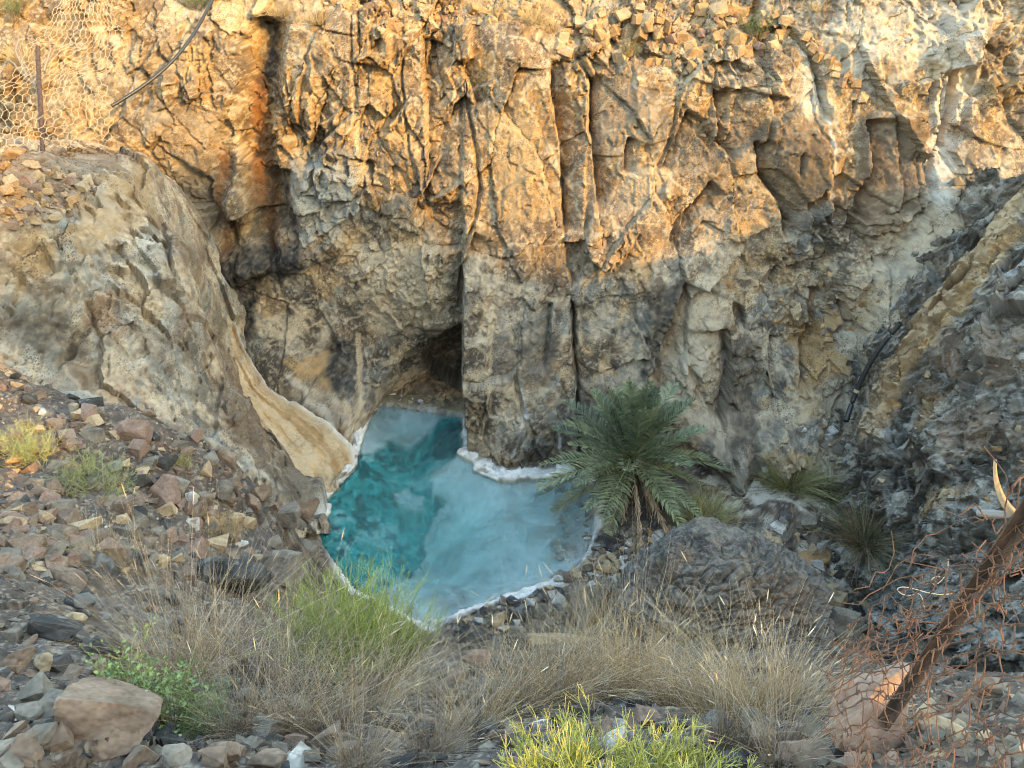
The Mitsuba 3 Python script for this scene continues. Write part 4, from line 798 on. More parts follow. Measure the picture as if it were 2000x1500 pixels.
def tuft(name, px, py, hpx, wpx, n, cols, label, seed, cat='grass', patch=None, fan=.35, lean=(0, 0), droop=.25, r0=.0016, group=None, ears=0., D=None, k=5, vary=.45):
    r = np.random.default_rng(seed)
    patch = patch or gr
    if D is None: P, D = patch.hit(px, py)
    else: P = Wd(px, py, D)
    H, W = hpx * D / FOC * 1.12, wpx * D / FOC * .5
    p, rad = blades(r, P, n, H, W * .42, r0 * max(1, D / 7), fan, lean, droop, k, vary)
    if patch is gr:
        zb = gr.height(p[:, 0, 0], p[:, 0, 1]); p[:, :, 2] += (zb - P[2])[:, None]
    c = np.array(cols)[r.integers(0, len(cols), n)] * r.uniform(.65, 1.25, (n, 1))
    c = c[:, None] * np.linspace(.75, 1.15, k)[None, :, None]
    m = tubes(p, rad); col = tcol(c, k)
    if ears:
        e = r.choice(n, int(n * ears), replace=False)
        tip, d = p[e, -1], p[e, -1] - p[e, -2]; d /= np.linalg.norm(d, axis=1, keepdims=True)
        ep = tip[:, None] + d[:, None] * np.linspace(-.02, .05, 4)[None, :, None] * H * 1.3
        er = np.array([.4, 1.6, 1.3, .3])[None] * r0 * 1.5 * np.ones((len(e), 1))
        m2 = tubes(ep, er); m = trimesh.util.concatenate([m, m2]); col = np.vstack([col, tcol(np.repeat(c[e, -1:], 4, 1) * 1.1, 4)])
    key = numbered(name)
    put(key, m, 'plant', col, smooth=False)
    tag(key, label, cat, group)
    return P, D
def twigs(r, P, n, H, W, r0, cols, levels=3, kids=3, angle=.5, up=.7, tips=None, ground=True):
    """A broom like shrub: stems that fork again and again. Returns mesh, colours."""
    segs, rads, cs = [], [], []
    a = r.uniform(0, 2 * np.pi, n); q = np.sqrt(r.uniform(0, 1, n))
    base = np.stack([P[0] + q * np.cos(a) * W * .35, P[1] + q * np.sin(a) * W * .35, np.full(n, P[2] - .02)], 1)
    if ground: base[:, 2] = gr.height(base[:, 0], base[:, 1]) - .02
    d = np.stack([np.cos(a) * q * W / H, np.sin(a) * q * W / H, np.ones(n)], 1) + r.normal(0, .18, (n, 3)); d /= np.linalg.norm(d, axis=1, keepdims=True)
    L = np.full(n, H * .50) * r.uniform(.6, 1.2, n); lev = 0
    while True:
        s = np.linspace(0, 1, 4)[None, :, None]
        bend = r.normal(0, .10, (len(base), 1, 3)) * L[:, None, None]
        p = base[:, None] + d[:, None] * L[:, None, None] * s + bend * s * (1 - s) * 2 + np.array([0, 0, .06]) * L[:, None, None] * s ** 2
        segs.append(p); rads.append(np.linspace(1, .7, 4)[None] * r0 * .66 ** lev * r.uniform(.8, 1.2, (len(p), 1)))
        c = cols[min(lev, len(cols) - 1)] * r.uniform(.7, 1.25, (len(p), 1)); cs.append(np.repeat(c[:, None], 4, 1))
        lev += 1
        if lev >= levels: break
        nb, nd, nL = [], [], []
        for _ in range(kids):
            t = r.uniform(.45, 1.0, len(p)); i = np.minimum((t * 3).astype(int), 2); fr = t * 3 - i
            b_ = p[np.arange(len(p)), i] * (1 - fr)[:, None] + p[np.arange(len(p)), i + 1] * fr[:, None]
            dd = d + r.normal(0, angle, d.shape); dd[:, 2] += up * .4; dd /= np.linalg.norm(dd, axis=1, keepdims=True)
            nb.append(b_); nd.append(dd); nL.append(L * r.uniform(.4, .8, len(p)))
        base, d, L = np.vstack(nb), np.vstack(nd), np.concatenate(nL)
    return tubes(np.vstack(segs), np.vstack(rads)), tcol(np.vstack(cs), 4), segs[-1][:, -1]
def leaves(r, at, size, col, n=1, narrow=.45):
    """Small leaf faces at the given places."""
    at = np.repeat(at, n, 0) + r.normal(0, size * .8, (len(at) * n, 3))
    m = len(at); d = r.normal(size=(m, 3)); d[:, 2] = np.abs(d[:, 2]) * .5; d /= np.linalg.norm(d, axis=1, keepdims=True)
    e = np.cross(d, r.normal(size=(m, 3))); e /= np.linalg.norm(e, axis=1, keepdims=True)
    s = size * r.uniform(.6, 1.3, (m, 1))
    v = np.stack([at, at + d * s * .5 + e * s * narrow * .5, at + d * s, at + d * s * .5 - e * s * narrow * .5], 1)
    f = np.arange(m * 4).reshape(m, 4)
    c = np.repeat((col * r.uniform(.6, 1.35, (m, 1)))[:, None], 4, 1)
    return trimesh.Trimesh(v.reshape(-1, 3), np.vstack([f[:, [0, 1, 2]], f[:, [0, 2, 3]]]), process=False), c.reshape(-1, 3)
def bush(name, px, py, hpx, wpx, n, cols, label, seed, cat='shrub', levels=3, kids=3, r0=.003, angle=.5, leaf=None, D=None, patch=None, up=.7):
    r = np.random.default_rng(seed)
    if D is None: P, D = (patch or gr).hit(px, py)
    else: P = Wd(px, py, D)
    H, W = hpx * D / FOC * 1.05, wpx * D / FOC * .5
    m, c, tips = twigs(r, P, n, H, W, r0, cols, levels, kids, angle, up, ground=patch is None and D > 0)
    key = numbered(name)
    tag(key, label, cat)
    if leaf:
        put(key + '__stems', m, 'plant', c, smooth=False)
        lm, lc = leaves(r, tips, *leaf); put(key + '__foliage', lm, 'plant', lc, smooth=False)
    else:
        put(key, m, 'plant', c, smooth=False)

# ---------------------------------------------------------------- the date palm
PC = Wd(1234, 898, 17.6)
tag('date_palm', 'bushy dark green date palm with dead lower fronds beside the pool', 'palm')
def frond(key, az, el, L, droop, cols, dead=False, seed=0):
    r = np.random.default_rng(seed)
    s = np.linspace(0, 1, 14)
    h = np.array([math.cos(az), math.sin(az), 0]); up = np.array([0, 0, 1.0])
    start = PC + h * .10 + up * (.12 * math.sin(el))
    pt = start + L * (s[:, None] * (h * math.cos(el) + up * math.sin(el)) + (s ** 2.1)[:, None] * droop * (-up * .8 + h * .12))
    side0 = np.array([-h[1], h[0], 0]); pt = pt + side0 * (r.normal(0, .08) * L * s ** 2)[:, None]
    m = tubes(pt[None], (np.linspace(.016, .004, 14))[None], 5); col = tcol(np.repeat(cols[1][None], 14, 0), 14, 5)
    n = 24 if not dead else 22
    t = np.linspace(.14 if not dead else .3, .995, n); x = t * 13; i = np.minimum(x.astype(int), 12); fr = (x - i)[:, None]
    b = pt[i] * (1 - fr) + pt[i + 1] * fr
    tan = np.gradient(pt, axis=0)[i]; tan /= np.linalg.norm(tan, axis=1, keepdims=True)
    vs, fs, cs, at = [], [], [], 0
    for sgn in (-1, 1):
        side = np.cross(tan, up) ; side /= np.linalg.norm(side, axis=1, keepdims=True) + 1e-9
        nrm = np.cross(side, tan)
        ll = (.36 if not dead else .22) * (np.sin(np.pi * np.clip(t * .86 + .12, 0, 1)) ** .6 + .10) * r.uniform(.85, 1.12, n) * L / 1.8
        if dead: dirn = tan * .9 + sgn * side * .35 - up * .35 + r.normal(0, .15, (n, 3))
        else: dirn = tan * (.55 + .35 * t[:, None]) + sgn * side * .85 + nrm * .38 + r.normal(0, .07, (n, 3))
        dirn /= np.linalg.norm(dirn, axis=1, keepdims=True)
        w = np.cross(dirn, nrm); w /= np.linalg.norm(w, axis=1, keepdims=True)
        w = w * (.023 if not dead else .009)
        mid = b + dirn * ll[:, None] * .45; tip = b + dirn * ll[:, None] - up * (ll * .16)[:, None]
        v = np.stack([b - w * .4, b + w * .4, mid - w, mid + w, tip], 1)
        k0 = np.arange(n)[:, None] * 5 + at
        fs.append(np.concatenate([k0 + [0, 1, 3], k0 + [0, 3, 2], k0 + [2, 3, 4]])); vs.append(v.reshape(-1, 3)); at += n * 5
        cc_ = cols[0] * r.uniform(.6, 1.6, (n, 1)); cs.append(np.repeat(cc_[:, None], 5, 1).reshape(-1, 3) * np.tile(np.array([.9, .9, 1, 1, 1.15])[:, None], (n, 1)))
    lm = trimesh.Trimesh(np.vstack(vs), np.vstack(fs), process=False)
    put(key, trimesh.util.concatenate([m, lm]), 'plant', np.vstack([col] + cs), smooth=False)
gold = 2.39996
for k in range(66):
    q = k / 65
    el = math.radians(86 - 112 * q ** 1.15) + rng.normal(0, .06)
    g = np.array([.098, .116, .066]) * rng.uniform(.7, 1.4) + np.array([.03, .02, 0]) * (q > .6) * rng.uniform(0, 1.2)
    frond('date_palm__frond' if k == 0 else 'date_palm__frond_%03d' % k, k * gold + rng.normal(0, .15), el, rng.uniform(1.45, 2.15), .12 + .26 * q * rng.uniform(.5, 1.2), (g, np.array([.16, .17, .08])), seed=500 + k)
for k, az in enumerate([-1.7, -1.35, -2.05, -1.0, -2.5, -.6, -1.5, -2.85, -.25, -1.15, -.8, .1]):
    frond('date_palm__dead_frond' if k == 0 else 'date_palm__dead_frond_%03d' % k, az + rng.normal(0, .1), math.radians(rng.uniform(-52, -15)), rng.uniform(1.6, 2.1), .30, (np.array([.34, .235, .145]), np.array([.30, .21, .13])), True, 600 + k)
labels['date_palm__dead_frond'] = {'label': 'dry brown dead fronds hanging below the green ones'}
tz = np.linspace(0, 1, 26); ta = np.linspace(0, 2 * np.pi, 25)
tb = np.array([PC[0], PC[1], ground_z(PC[0], PC[1]) - .1])
tp = np.zeros((26, 25, 3))
for j, zz in enumerate(tz):
    rr = .19 * (1 - .2 * zz) * (1 + .10 * ((np.arange(25) + j) % 2)) * (1 + .12 * np.sin(j * 2.2))
    tp[j] = tb + (PC - tb) * zz + np.stack([rr * np.cos(ta), rr * np.sin(ta), 0 * ta], 1)
put('date_palm__trunk', grid_mesh(tp), 'plant', np.tile([.13, .09, .06], (26 * 25, 1)), smooth=30 if False else True)

# ---------------------------------------------------------------- tussocks on the far bank
TG = [np.array([.16, .15, .055]), np.array([.24, .20, .09]), np.array([.11, .12, .045])]
TD = [np.array([.09, .10, .045]), np.array([.06, .07, .03]), np.array([.17, .13, .075])]
tuft('tussock', 1545, 938, 95, 80, 420, TG, 'olive green grass tussock first right of the palm', 31, 'grass tussock', fan=.75, droop=.55, r0=.0028, D=near_hit(1545, 935))
tuft('tussock', 1625, 948, 85, 84, 420, TD, 'dark green grass tussock second right of the palm', 32, 'grass tussock', fan=.8, droop=.55, r0=.0028, D=near_hit(1625, 945))
tuft('tussock', 1690, 1060, 105, 130, 620, TD + [np.array([.24, .16, .10])], 'largest dark tussock with dry reddish blades below the hillside', 33, 'grass tussock', fan=.75, droop=.5, r0=.0026, patch=hi)
tuft('tussock', 1378, 1020, 92, 110, 520, [np.array([.22, .23, .07]), np.array([.30, .27, .11]), np.array([.28, .20, .11])], 'yellow green reed clump leaning out beside the palm', 34, 'grass tussock', fan=.6, droop=.45, r0=.0022, D=17.0)

# ---------------------------------------------------------------- dry grass and shrubs on the near slope
S3, M3 = [STRAW, PALESTRAW, STRAW * .8, MAUVE], [MAUVE, MAUVE * 1.25, STRAW * .8, np.array([.20, .16, .13])]
G = [  # place in the photo, height and width there, blades, colours, label, lean
    (350, 1330, 240, 170, 520, S3, 'tall straw grass above the leafy green plant at the left', (.0, 0)),
    (430, 1290, 190, 150, 380, S3, 'straw grass clump left of the mauve stems', (.1, 0)),
    (520, 1330, 200, 170, 460, M3, 'mauve grey stems bending right towards the green broom', (.45, 0)),
    (470, 1430, 190, 150, 330, M3, 'dark thin stems beside the leafy green plant', (.15, 0)),
    (570, 1430, 210, 170, 380, S3, 'brown straw grass below the mauve stems', (.2, .0)),
    (640, 1440, 190, 170, 380, M3, 'mauve straw under the green broom shrub', (.1, 0)),
    (720, 1400, 190, 170, 420, S3, 'straw grass arching right below the green broom', (.25, 0)),
    (790, 1360, 130, 140, 320, S3, 'low straw grass at the right foot of the green broom', (.15, 0)),
    (700, 1500, 150, 160, 280, M3, 'dark thin grass at the bottom edge left of the middle', (.1, 0)),
    (840, 1470, 160, 170, 320, M3, 'thin mauve grass at the bottom in the middle', (.1, 0)),
    (930, 1430, 160, 160, 340, S3, 'thin straw grass left of the bright yellow shrub', (.05, 0)),
    (880, 1360, 80, 130, 200, M3, 'low dark grass below the black crusted rock', (.1, 0)),
    (1010, 1390, 150, 150, 380, S3, 'dense straw grass above the left end of the bright yellow shrub', (0, 0)),
    (1090, 1370, 160, 150, 420, S3, 'dense straw grass below the pinkish slab', (.05, 0)),
    (1180, 1370, 190, 140, 460, S3, 'upright straw grass below the grey green boulder', (0, 0)),
    (1240, 1350, 210, 120, 520, [STRAW, STRAW * 1.1, PALESTRAW], 'tallest golden straw clump in front of the left of the dome rock', (-.05, 0)),
    (1320, 1380, 180, 140, 400, S3, 'straw grass in front of the middle of the dome rock', (.05, 0)),
    (1400, 1390, 190, 140, 420, S3, 'straw grass in front of the right of the dome rock', (-.1, 0)),
    (1480, 1400, 200, 140, 440, [PALESTRAW, STRAW], 'pale straw clump leaning left right of the dome rock', (-.2, 0)),
    (1550, 1390, 150, 120, 300, S3, 'sparse straw left of the rusty wire mesh', (.1, 0)),
    (1430, 1470, 170, 160, 300, M3, 'mauve grass above the right end of the bright yellow shrub', (.1, 0)),
    (1530, 1480, 150, 140, 240, M3, 'dark thin grass between the yellow shrub and the sandstone boulder', (.1, 0)),
    (200, 1100, 100, 110, 170, [PALESTRAW, STRAW], 'sparse pale straw in the middle of the left slope', (.0, 0)),
    (270, 1120, 90, 110, 150, [PALESTRAW, STRAW], 'sparse pale straw right of the tan rubble', (.15, 0)),
    (480, 1150, 90, 120, 200, M3, 'thin grey stems in front of the bedrock at the left shore', (.3, 0)),
    (590, 1190, 80, 120, 220, M3, 'mauve stems at the left shore above the green broom', (.2, 0))]
for j, (px, py, h_, w_, n, cols, lab, lean) in enumerate(G):
    tuft('dry_grass', px, py, h_ * (1.36 if px < 1000 else 1.3 if 1270 < px < 1500 else 1.5), w_ * 1.2, int(n * (.9 if px < 1000 else 1.1)), cols, lab, 700 + j, fan=.33, lean=lean, droop=.40, r0=.00105, ears=.06, vary=.75, k=6)
GB = [np.array([.20, .15, .08]), np.array([.19, .19, .06]), np.array([.23, .27, .06]), np.array([.27, .31, .07])]
bush('broom_shrub', 680, 1330, 205, 260, 170, GB, 'green broom shrub overhanging the near left of the pool', 41, levels=4, kids=3, r0=.004, angle=.35)
bush('broom_shrub', 785, 1305, 130, 140, 70, GB, 'small yellow green broom right of the larger one by the water', 42, levels=4, kids=3, r0=.0035, angle=.35)
YB = [np.array([.20, .17, .06]), np.array([.28, .27, .06]), np.array([.33, .32, .075]), np.array([.38, .36, .095])]
bush('yellow_shrub', 1145, 1600, 165, 420, 120, YB, 'bright yellow green shrub at the bottom edge right of the middle', 43, levels=4, kids=3, r0=.0028, angle=.42, D=2.35)
bush('yellow_shrub', 1330, 1610, 150, 260, 60, YB, 'lower right lobe of bright yellow green twigs at the bottom edge', 44, levels=4, kids=3, r0=.0028, angle=.42, D=2.3)
LG = [np.array([.22, .17, .07]), np.array([.17, .18, .06]), np.array([.16, .20, .07])]
bush('leafy_plant', 330, 1420, 170, 190, 45, LG, 'leafy green plant right above the large bottom left boulder', 45, 'plant', levels=3, kids=3, r0=.003, angle=.6, leaf=(.022, np.array([.12, .18, .06]), 2, .7))
bush('leafy_plant', 400, 1430, 110, 110, 40, [np.array([.18, .20, .09]), np.array([.14, .20, .08])], 'fine leaved green plant at the right of the leafy one', 46, 'plant', levels=4, kids=3, r0=.002, angle=.7)
WG = [np.array([.26, .22, .10]), np.array([.28, .29, .11]), np.array([.32, .34, .14])]
bush('weed', 65, 905, 90, 110, 40, WG, 'yellow green weed at the left edge of the rubble', 47, 'plant', levels=4, kids=3, r0=.004, angle=.6)
bush('weed', 190, 955, 75, 190, 50, [WG[0] * .9, WG[1] * .75, WG[2] * .75], 'wide sparse green weed in the middle of the left rubble', 48, 'plant', levels=4, kids=3, r0=.004, angle=.8)
bush('weed', 362, 912, 36, 44, 14, [WG[0], np.array([.34, .30, .09])], 'small yellowing weed at the edge of the left rubble', 49, 'plant', levels=3, kids=3, r0=.004, angle=.8)
bush('dry_weed', 440, 1050, 70, 110, 36, [np.array([.30, .20, .10]), np.array([.36, .24, .11])], 'dry orange brown weed above the left shore', 50, 'plant', levels=4, kids=3, r0=.003, angle=.8)
# on the cliff top
CG = [np.array([.36, .25, .11]), np.array([.30, .21, .10]), np.array([.42, .31, .15])]
for j, (px, py, h_, w_, n, lab) in enumerate([(545, 28, 45, 90, 200, 'dry grass at the top of the dark gully'), (620, 45, 40, 60, 120, 'dry hanging grass right of the dark gully'), (1040, 45, 55, 80, 200, 'dry grass tuft at the top edge in the middle'), (1075, 60, 40, 60, 120, 'dry grass beside the rubble at the top'),
                                             (45, 120, 50, 110, 240, 'golden grass left of the wire netting'), (110, 70, 40, 60, 100, 'golden grass behind the wire netting'), (970, 30, 35, 60, 100, 'small dry grass left of the top middle tuft'), (1600, 20, 30, 50, 80, 'dry grass on the top right slope')]):
    tuft('cliff_grass', px, py, h_, w_, n, CG, lab, 800 + j, patch=cl, fan=.5, droop=.5, r0=.0016)
DG = [np.array([.12, .09, .05]), np.array([.09, .10, .04]), np.array([.10, .12, .045])]
bush('cliff_shrub', 1478, 82, 60, 70, 34, DG, 'dark green shrub on the cliff edge at the top right', 51, levels=4, kids=3, r0=.006, angle=.7, patch=cl)
bush('cliff_shrub', 385, 20, 40, 60, 24, DG, 'green shrub at the top edge beside the black pipe', 52, levels=4, kids=3, r0=.006, angle=.7, patch=cl)
bush('cliff_shrub', 1225, 105, 30, 60, 20, [np.array([.16, .14, .06])], 'low olive shrub in the rubble at the top', 53, levels=4, kids=3, r0=.005, angle=.8, patch=cl)
bush('cliff_shrub', 30, 40, 50, 70, 24, DG, 'dark shrub in the top left corner', 54, levels=4, kids=3, r0=.006, angle=.7, patch=cl)

# ---------------------------------------------------------------- wire netting, pole, branches and pipe at the top left
scene['galvanised'] = {'type': 'twosided', 'b': {'type': 'principled', 'base_color': {'type': 'rgb', 'value': [.36, .275, .18]}, 'metallic': .0, 'roughness': .5}}
def rust_fn(p, n, uv):
    k = mikit.fbm(p.x * 40, p.y * 40, p.z * 40, 3)
    return mikit.mix(mi.Color3f(.050, .024, .015), mi.Color3f(.125, .056, .028), mikit.smoothstep(.3, .7, k)) * (.6 + .7 * mikit.noise(p.x * 15, p.y * 15, p.z * 15))
scene['rust'] = {'type': 'twosided', 'b': {'type': 'principled', 'base_color': proc(rust_fn), 'roughness': .75}}
def post_fn(p, n, uv):
    k = mikit.fbm(p.x * 30, p.y * 30, p.z * 12, 4)
    return mikit.mix(mi.Color3f(.032, .020, .015), mi.Color3f(.085, .044, .025), mikit.smoothstep(.35, .7, k))
scene['post_rust'] = {'type': 'twosided', 'b': {'type': 'bumpmap', 't': proc(lambda p, n, uv: .004 * mikit.fbm(p.x * 90, p.y * 90, p.z * 90, 3), eps=1e-3), 'scale': 1.0, 'nested': {'type': 'principled', 'base_color': proc(post_fn), 'roughness': .8}}}
scene['black_pipe'] = {'type': 'twosided', 'b': {'type': 'principled', 'base_color': {'type': 'rgb', 'value': [.022, .021, .021]}, 'roughness': .45}}
NR = [(-8, 128, 214, 18.2, 18.4), (40, 100, 236, 17.5, 18.2), (80, 78, 246, 17.0, 17.9), (118, 48, 246, 16.6, 17.5), (150, 20, 196, 16.0, 16.9), (200, -14, 206, 15.3, 16.5), (245, -30, 222, 14.6, 16.2), (298, -30, 212, 14.2, 16.0)]
def net_pt(a, b):
    """a across (0..1), b down (0..1) on the draped netting."""
    x = b * (len(NR) - 1); i = np.minimum(x.astype(int), len(NR) - 2); f_ = x - i
    R_ = np.array(NR, float); row = R_[i] * (1 - f_)[:, None] + R_[i + 1] * f_[:, None]
    px = row[:, 1] + (row[:, 2] - row[:, 1]) * a; D = row[:, 3] + (row[:, 4] - row[:, 3]) * a
    v = (row[:, 0] - 750) / FOC
    P = np.stack([D * (px - 1000) / FOC, D * (CP - v * SP), CAM_Z - D * (SP + CP * v)], 1)
    o = np.stack([fbm(P * 1.7 + q, 3, 130 + q) - .5 for q in range(3)], 1)
    return P + o * [.30, .55, .30]
hexe = set(); hv = {}
NX, NY = 15, 20
def hp_(cx, cy, k):
    ang = math.pi / 3 * k + math.pi / 6
    return (round(cx + math.cos(ang) / math.sqrt(3), 3), round(cy + math.sin(ang) / math.sqrt(3), 3))
for j in range(int(NY / .866)):
    for i in range(NX):
        cx, cy = i + .5 * (j % 2), j * .866
        ps = [hp_(cx, cy, k) for k in range(6)]
        for k in range(6): hexe.add(tuple(sorted((ps[k], ps[(k + 1) % 6]))))
hexe = np.array(sorted(hexe))
ab = hexe.reshape(-1, 2) / [NX, NY]
hp3 = net_pt(np.clip(ab[:, 0], -.05, 1.05), np.clip(ab[:, 1], 0, 1)).reshape(-1, 2, 3)
keep = (hexe[:, 0, 1] < NY) & (hexe[:, 1, 1] < NY) & (np.linalg.norm(hp3[:, 0] - hp3[:, 1], axis=1) > .01)
hp3 = hp3[keep]
put('wire_netting', tubes(hp3, np.full((len(hp3), 2), .0052), 4), 'galvanised', smooth=False)
tag('wire_netting', 'pale hexagonal wire netting draped over the ledge at the top left', 'netting')
put('netting_pole', wire([Wd(74, 92, 16.7), Wd(76, 150, 16.2), Wd(80, 220, 15.6), Wd(84, 312, 15.0)], .045, 6, 12), 'post_rust')
tag('netting_pole', 'thin dark pole standing inside the wire netting', 'pole')
r = np.random.default_rng(60)
br = []
for (a_, b_, c_) in [((20, 70), (45, 120), (70, 165)), ((60, 75), (75, 120), (72, 165)), ((110, 85), (90, 125), (78, 165)), ((35, 60), (30, 100), (55, 150)), ((90, 60), (98, 100), (85, 140)), ((10, 110), (40, 140), (72, 168))]:
    br.append(tubes(np.array([[Wd(*a_, 16.9), Wd((a_[0] + b_[0]) / 2 + 3, (a_[1] + b_[1]) / 2, 16.8), Wd(*b_, 16.7), Wd(*c_, 16.5)]]), np.array([[.008, .016, .022, .03]]), 5))
put('dead_branches', trimesh.util.concatenate(br), 'plant', np.tile([.20, .155, .11], (6 * 20, 1)))
tag('dead_branches', 'bare grey dead branches left of the wire netting', 'branches')
pipe = [Wd(470, -90, 19.0), Wd(415, 0, 18.4), Wd(385, 55, 17.9), Wd(345, 110, 17.5), Wd(290, 160, 17.2), Wd(218, 207, 16.9)]
put('hanging_pipe', wire(pipe, .034, 10, 60), 'black_pipe')
tag('hanging_pipe', 'black pipe hanging in a curve across the upper left cliff', 'pipe')
ho = [(1760, 618), (1738, 640), (1706, 676), (1684, 715), (1672, 745), (1660, 770), (1650, 800), (1642, 830)]
hp_pts = [Wd(q[0], q[1], near_hit(*q)) for q in ho]; hp_pts = [q + np.array([-.05, -.30, .10]) for k, q in enumerate(hp_pts)]
hp_pts = gaussian_filter(np.array(hp_pts), [1.0, 0])
put('black_hose__tube', wire(hp_pts, .055, 10, 60), 'black_pipe')
put('black_hose__joint', wire([hp_pts[4] + (hp_pts[5] - hp_pts[4]) * q for q in (.45, .55, .65)], .066, 10), 'galvanised')
tag('black_hose', 'thick black hose lying down the rock right of the palm', 'hose')

# ---------------------------------------------------------------- the rusty fence at the right
PB, PT = Wd(1752, 1378, 2.12), Wd(2075, 905, 1.50)
ax = (PT - PB) / np.linalg.norm(PT - PB)
view = PB / np.linalg.norm(PB - [0, 0, CAM_Z]) - np.array([0, 0, CAM_Z]) / np.linalg.norm(PB - [0, 0, CAM_Z])
e1_ = np.cross(ax, view); e1_ /= np.linalg.norm(e1_); e2_ = np.cross(ax, e1_)
W5, T5 = .026, .004
ang_ = math.radians(38)
E1, E2 = math.cos(ang_) * e1_ + math.sin(ang_) * e2_, -math.sin(ang_) * e1_ + math.cos(ang_) * e2_
prof = np.array([(0, 0), (W5, 0), (W5, T5), (T5, T5), (T5, W5), (0, W5)])
s_ = np.linspace(-.10, 1, 40)
pv = np.array([[PB + (PT - PB) * q + E1 * a + E2 * b for a, b in np.vstack([prof, prof[:1]])] for q in s_])
pv += (fbm(pv * 40, 2, 140) - .5)[..., None] * .002
put('fence_post', grid_mesh(pv), 'post_rust', smooth=False)
tag('fence_post', 'leaning rusty angle iron post of the old fence', 'fence post')
r = np.random.default_rng(61)
FQ = [(1632, 1235, 2.15), (2060, 960, 1.55), (2070, 1570, 1.28), (1630, 1570, 1.75)]
F3 = np.array([Wd(*q) for q in FQ])
def sheet_pt(a, b, crumple=1.0):
    a, b = np.asarray(a)[..., None], np.asarray(b)[..., None]
    P = F3[0] * (1 - a) * (1 - b) + F3[1] * a * (1 - b) + F3[2] * a * b + F3[3] * (1 - a) * b
    o = np.stack([fbm(P * 5 + 7 * q, 3, 141 + q) - .5 for q in range(3)], -1) * .11 + np.stack([fbm(P * 22 + 7 * q, 2, 145 + q) - .5 for q in range(3)], -1) * .022
    return P + o * crumple
lines = []
def zig(a0, b0, a1, b1, n, amp, cr=1.0):
    t = np.linspace(0, 1, n * 2 + 1)
    d = np.array([a1 - a0, b1 - b0]); nrm = np.array([-d[1], d[0]]) / np.linalg.norm(d)
    z = np.where(np.arange(n * 2 + 1) % 2, amp, -amp) * r.uniform(.5, 1.4, n * 2 + 1)
    return sheet_pt(a0 + d[0] * t + nrm[0] * z + r.normal(0, .004, len(t)), b0 + d[1] * t + nrm[1] * z + r.normal(0, .004, len(t)), cr)
rows = []
for k in range(21):
    b = k / 20 + r.normal(0, .010)
    a0 = r.uniform(-.12, .12); a1 = 1.05 if r.uniform() < .85 else r.uniform(.6, .9)
    n = 26; t = np.linspace(0, 1, n)
    bb = b + np.cumsum(r.normal(0, .0045, n)) + .006 * np.where(np.arange(n) % 2, 1, -1) * r.uniform(.3, 1.6, n)
    aa = a0 + (a1 - a0) * t + r.normal(0, .006, n)
    rows.append((aa, bb)); lines.append(sheet_pt(aa, bb))
for k in range(20):                                               # the cross links, each hooked round the wires above and below
    for a in np.arange(.01, 1.05, .052):
        if r.uniform() < .14: continue
        a_ = a + r.normal(0, .011)
        b0 = np.interp(a_, *rows[k]); b1 = np.interp(a_, *rows[k + 1]); lean_ = r.normal(0, .014)
        lines.append(sheet_pt(np.array([a_ - .010, a_, a_ + lean_ * .5 + r.normal(0, .004), a_ + lean_, a_ + lean_ + .010]), np.array([b0 + .010, b0 - .006, (b0 + b1) / 2, b1 + .006, b1 - .010])))
for k in range(28):                                               # torn, bundled wires along the post
    q = r.uniform(-.05, 1.0); c = PB + (PT - PB) * q + r.normal(0, .055, 3)
    n = int(r.integers(4, 9)); d = r.normal(size=3); d /= np.linalg.norm(d)
    pts = [c]
    for _ in range(n):
        d = d + r.normal(0, .75, 3); d /= np.linalg.norm(d)
        pts.append(pts[-1] + d * r.uniform(.02, .045) + ax * r.uniform(-.012, .012))
    lines.append(np.array(pts))
for k in range(16):                                               # loose ends reaching left over the stream
    q = Wd(r.uniform(1600, 1760), r.uniform(1150, 1330), r.uniform(1.95, 2.2)); pts = [q]; d = np.array([1, 0, r.normal(0, .5)])
    for _ in range(int(r.integers(4, 8))):
        d = d + r.normal(0, .6, 3) * [.6, .5, 1]; d /= np.linalg.norm(d); pts.append(pts[-1] + d * r.uniform(.03, .05))
    lines.append(np.array(pts))
parts = []
for l_ in lines:
    t = np.linspace(0, len(l_) - 1, len(l_) * 3 - 2); k = np.floor(t).astype(int); k1 = np.minimum(k + 1, len(l_) - 1); f_ = (t - k)[:, None]
    f_ = f_ * f_ * (3 - 2 * f_) * .35 + f_ * .65
    parts.append(tubes((l_[k] * (1 - f_) + l_[k1] * f_)[None], np.full((1, len(t)), .0014 * r.uniform(.85, 1.2)), 5))
put('rusty_mesh', trimesh.util.concatenate(parts), 'rust')
tag('rusty_mesh', 'crumpled rusty chain link mesh hanging round the leaning post', 'wire mesh')
scene['pale_wire'] = {'type': 'principled', 'base_color': {'type': 'rgb', 'value': [.30, .285, .26]}, 'roughness': .4}
lw = [(1806, 1190), (1802, 1172), (1794, 1160), (1776, 1163), (1758, 1158), (1754, 1149), (1770, 1147), (1795, 1153), (1825, 1160), (1860, 1159)]
put('white_wire', wire([Wd(a, b, 1.95) for a, b in lw], .0009, 6, 60), 'pale_wire')
tag('white_wire', 'thin white wire looped out of the rusty mesh to the left', 'wire')
lw = [(1852, 1092), (1850, 1112), (1842, 1130), (1828, 1141), (1819, 1137), (1824, 1128), (1836, 1127)]
put('white_wire_001', wire([Wd(a, b, 1.93) for a, b in lw], .0009, 6, 60), 'pale_wire')
tag('white_wire_001', 'thin white wire curled above the looped one', 'wire')
taken['white_wire'] = 2
pl = [(1944, 892, .004), (1942, 920, .010), (1948, 950, .015), (1960, 980, .020), (1985, 1008, .022), (2010, 1020, .018)]
pc_ = np.array([Wd(a, b, 1.62) for a, b, _ in pl]); tt = np.linspace(0, 5, 30)
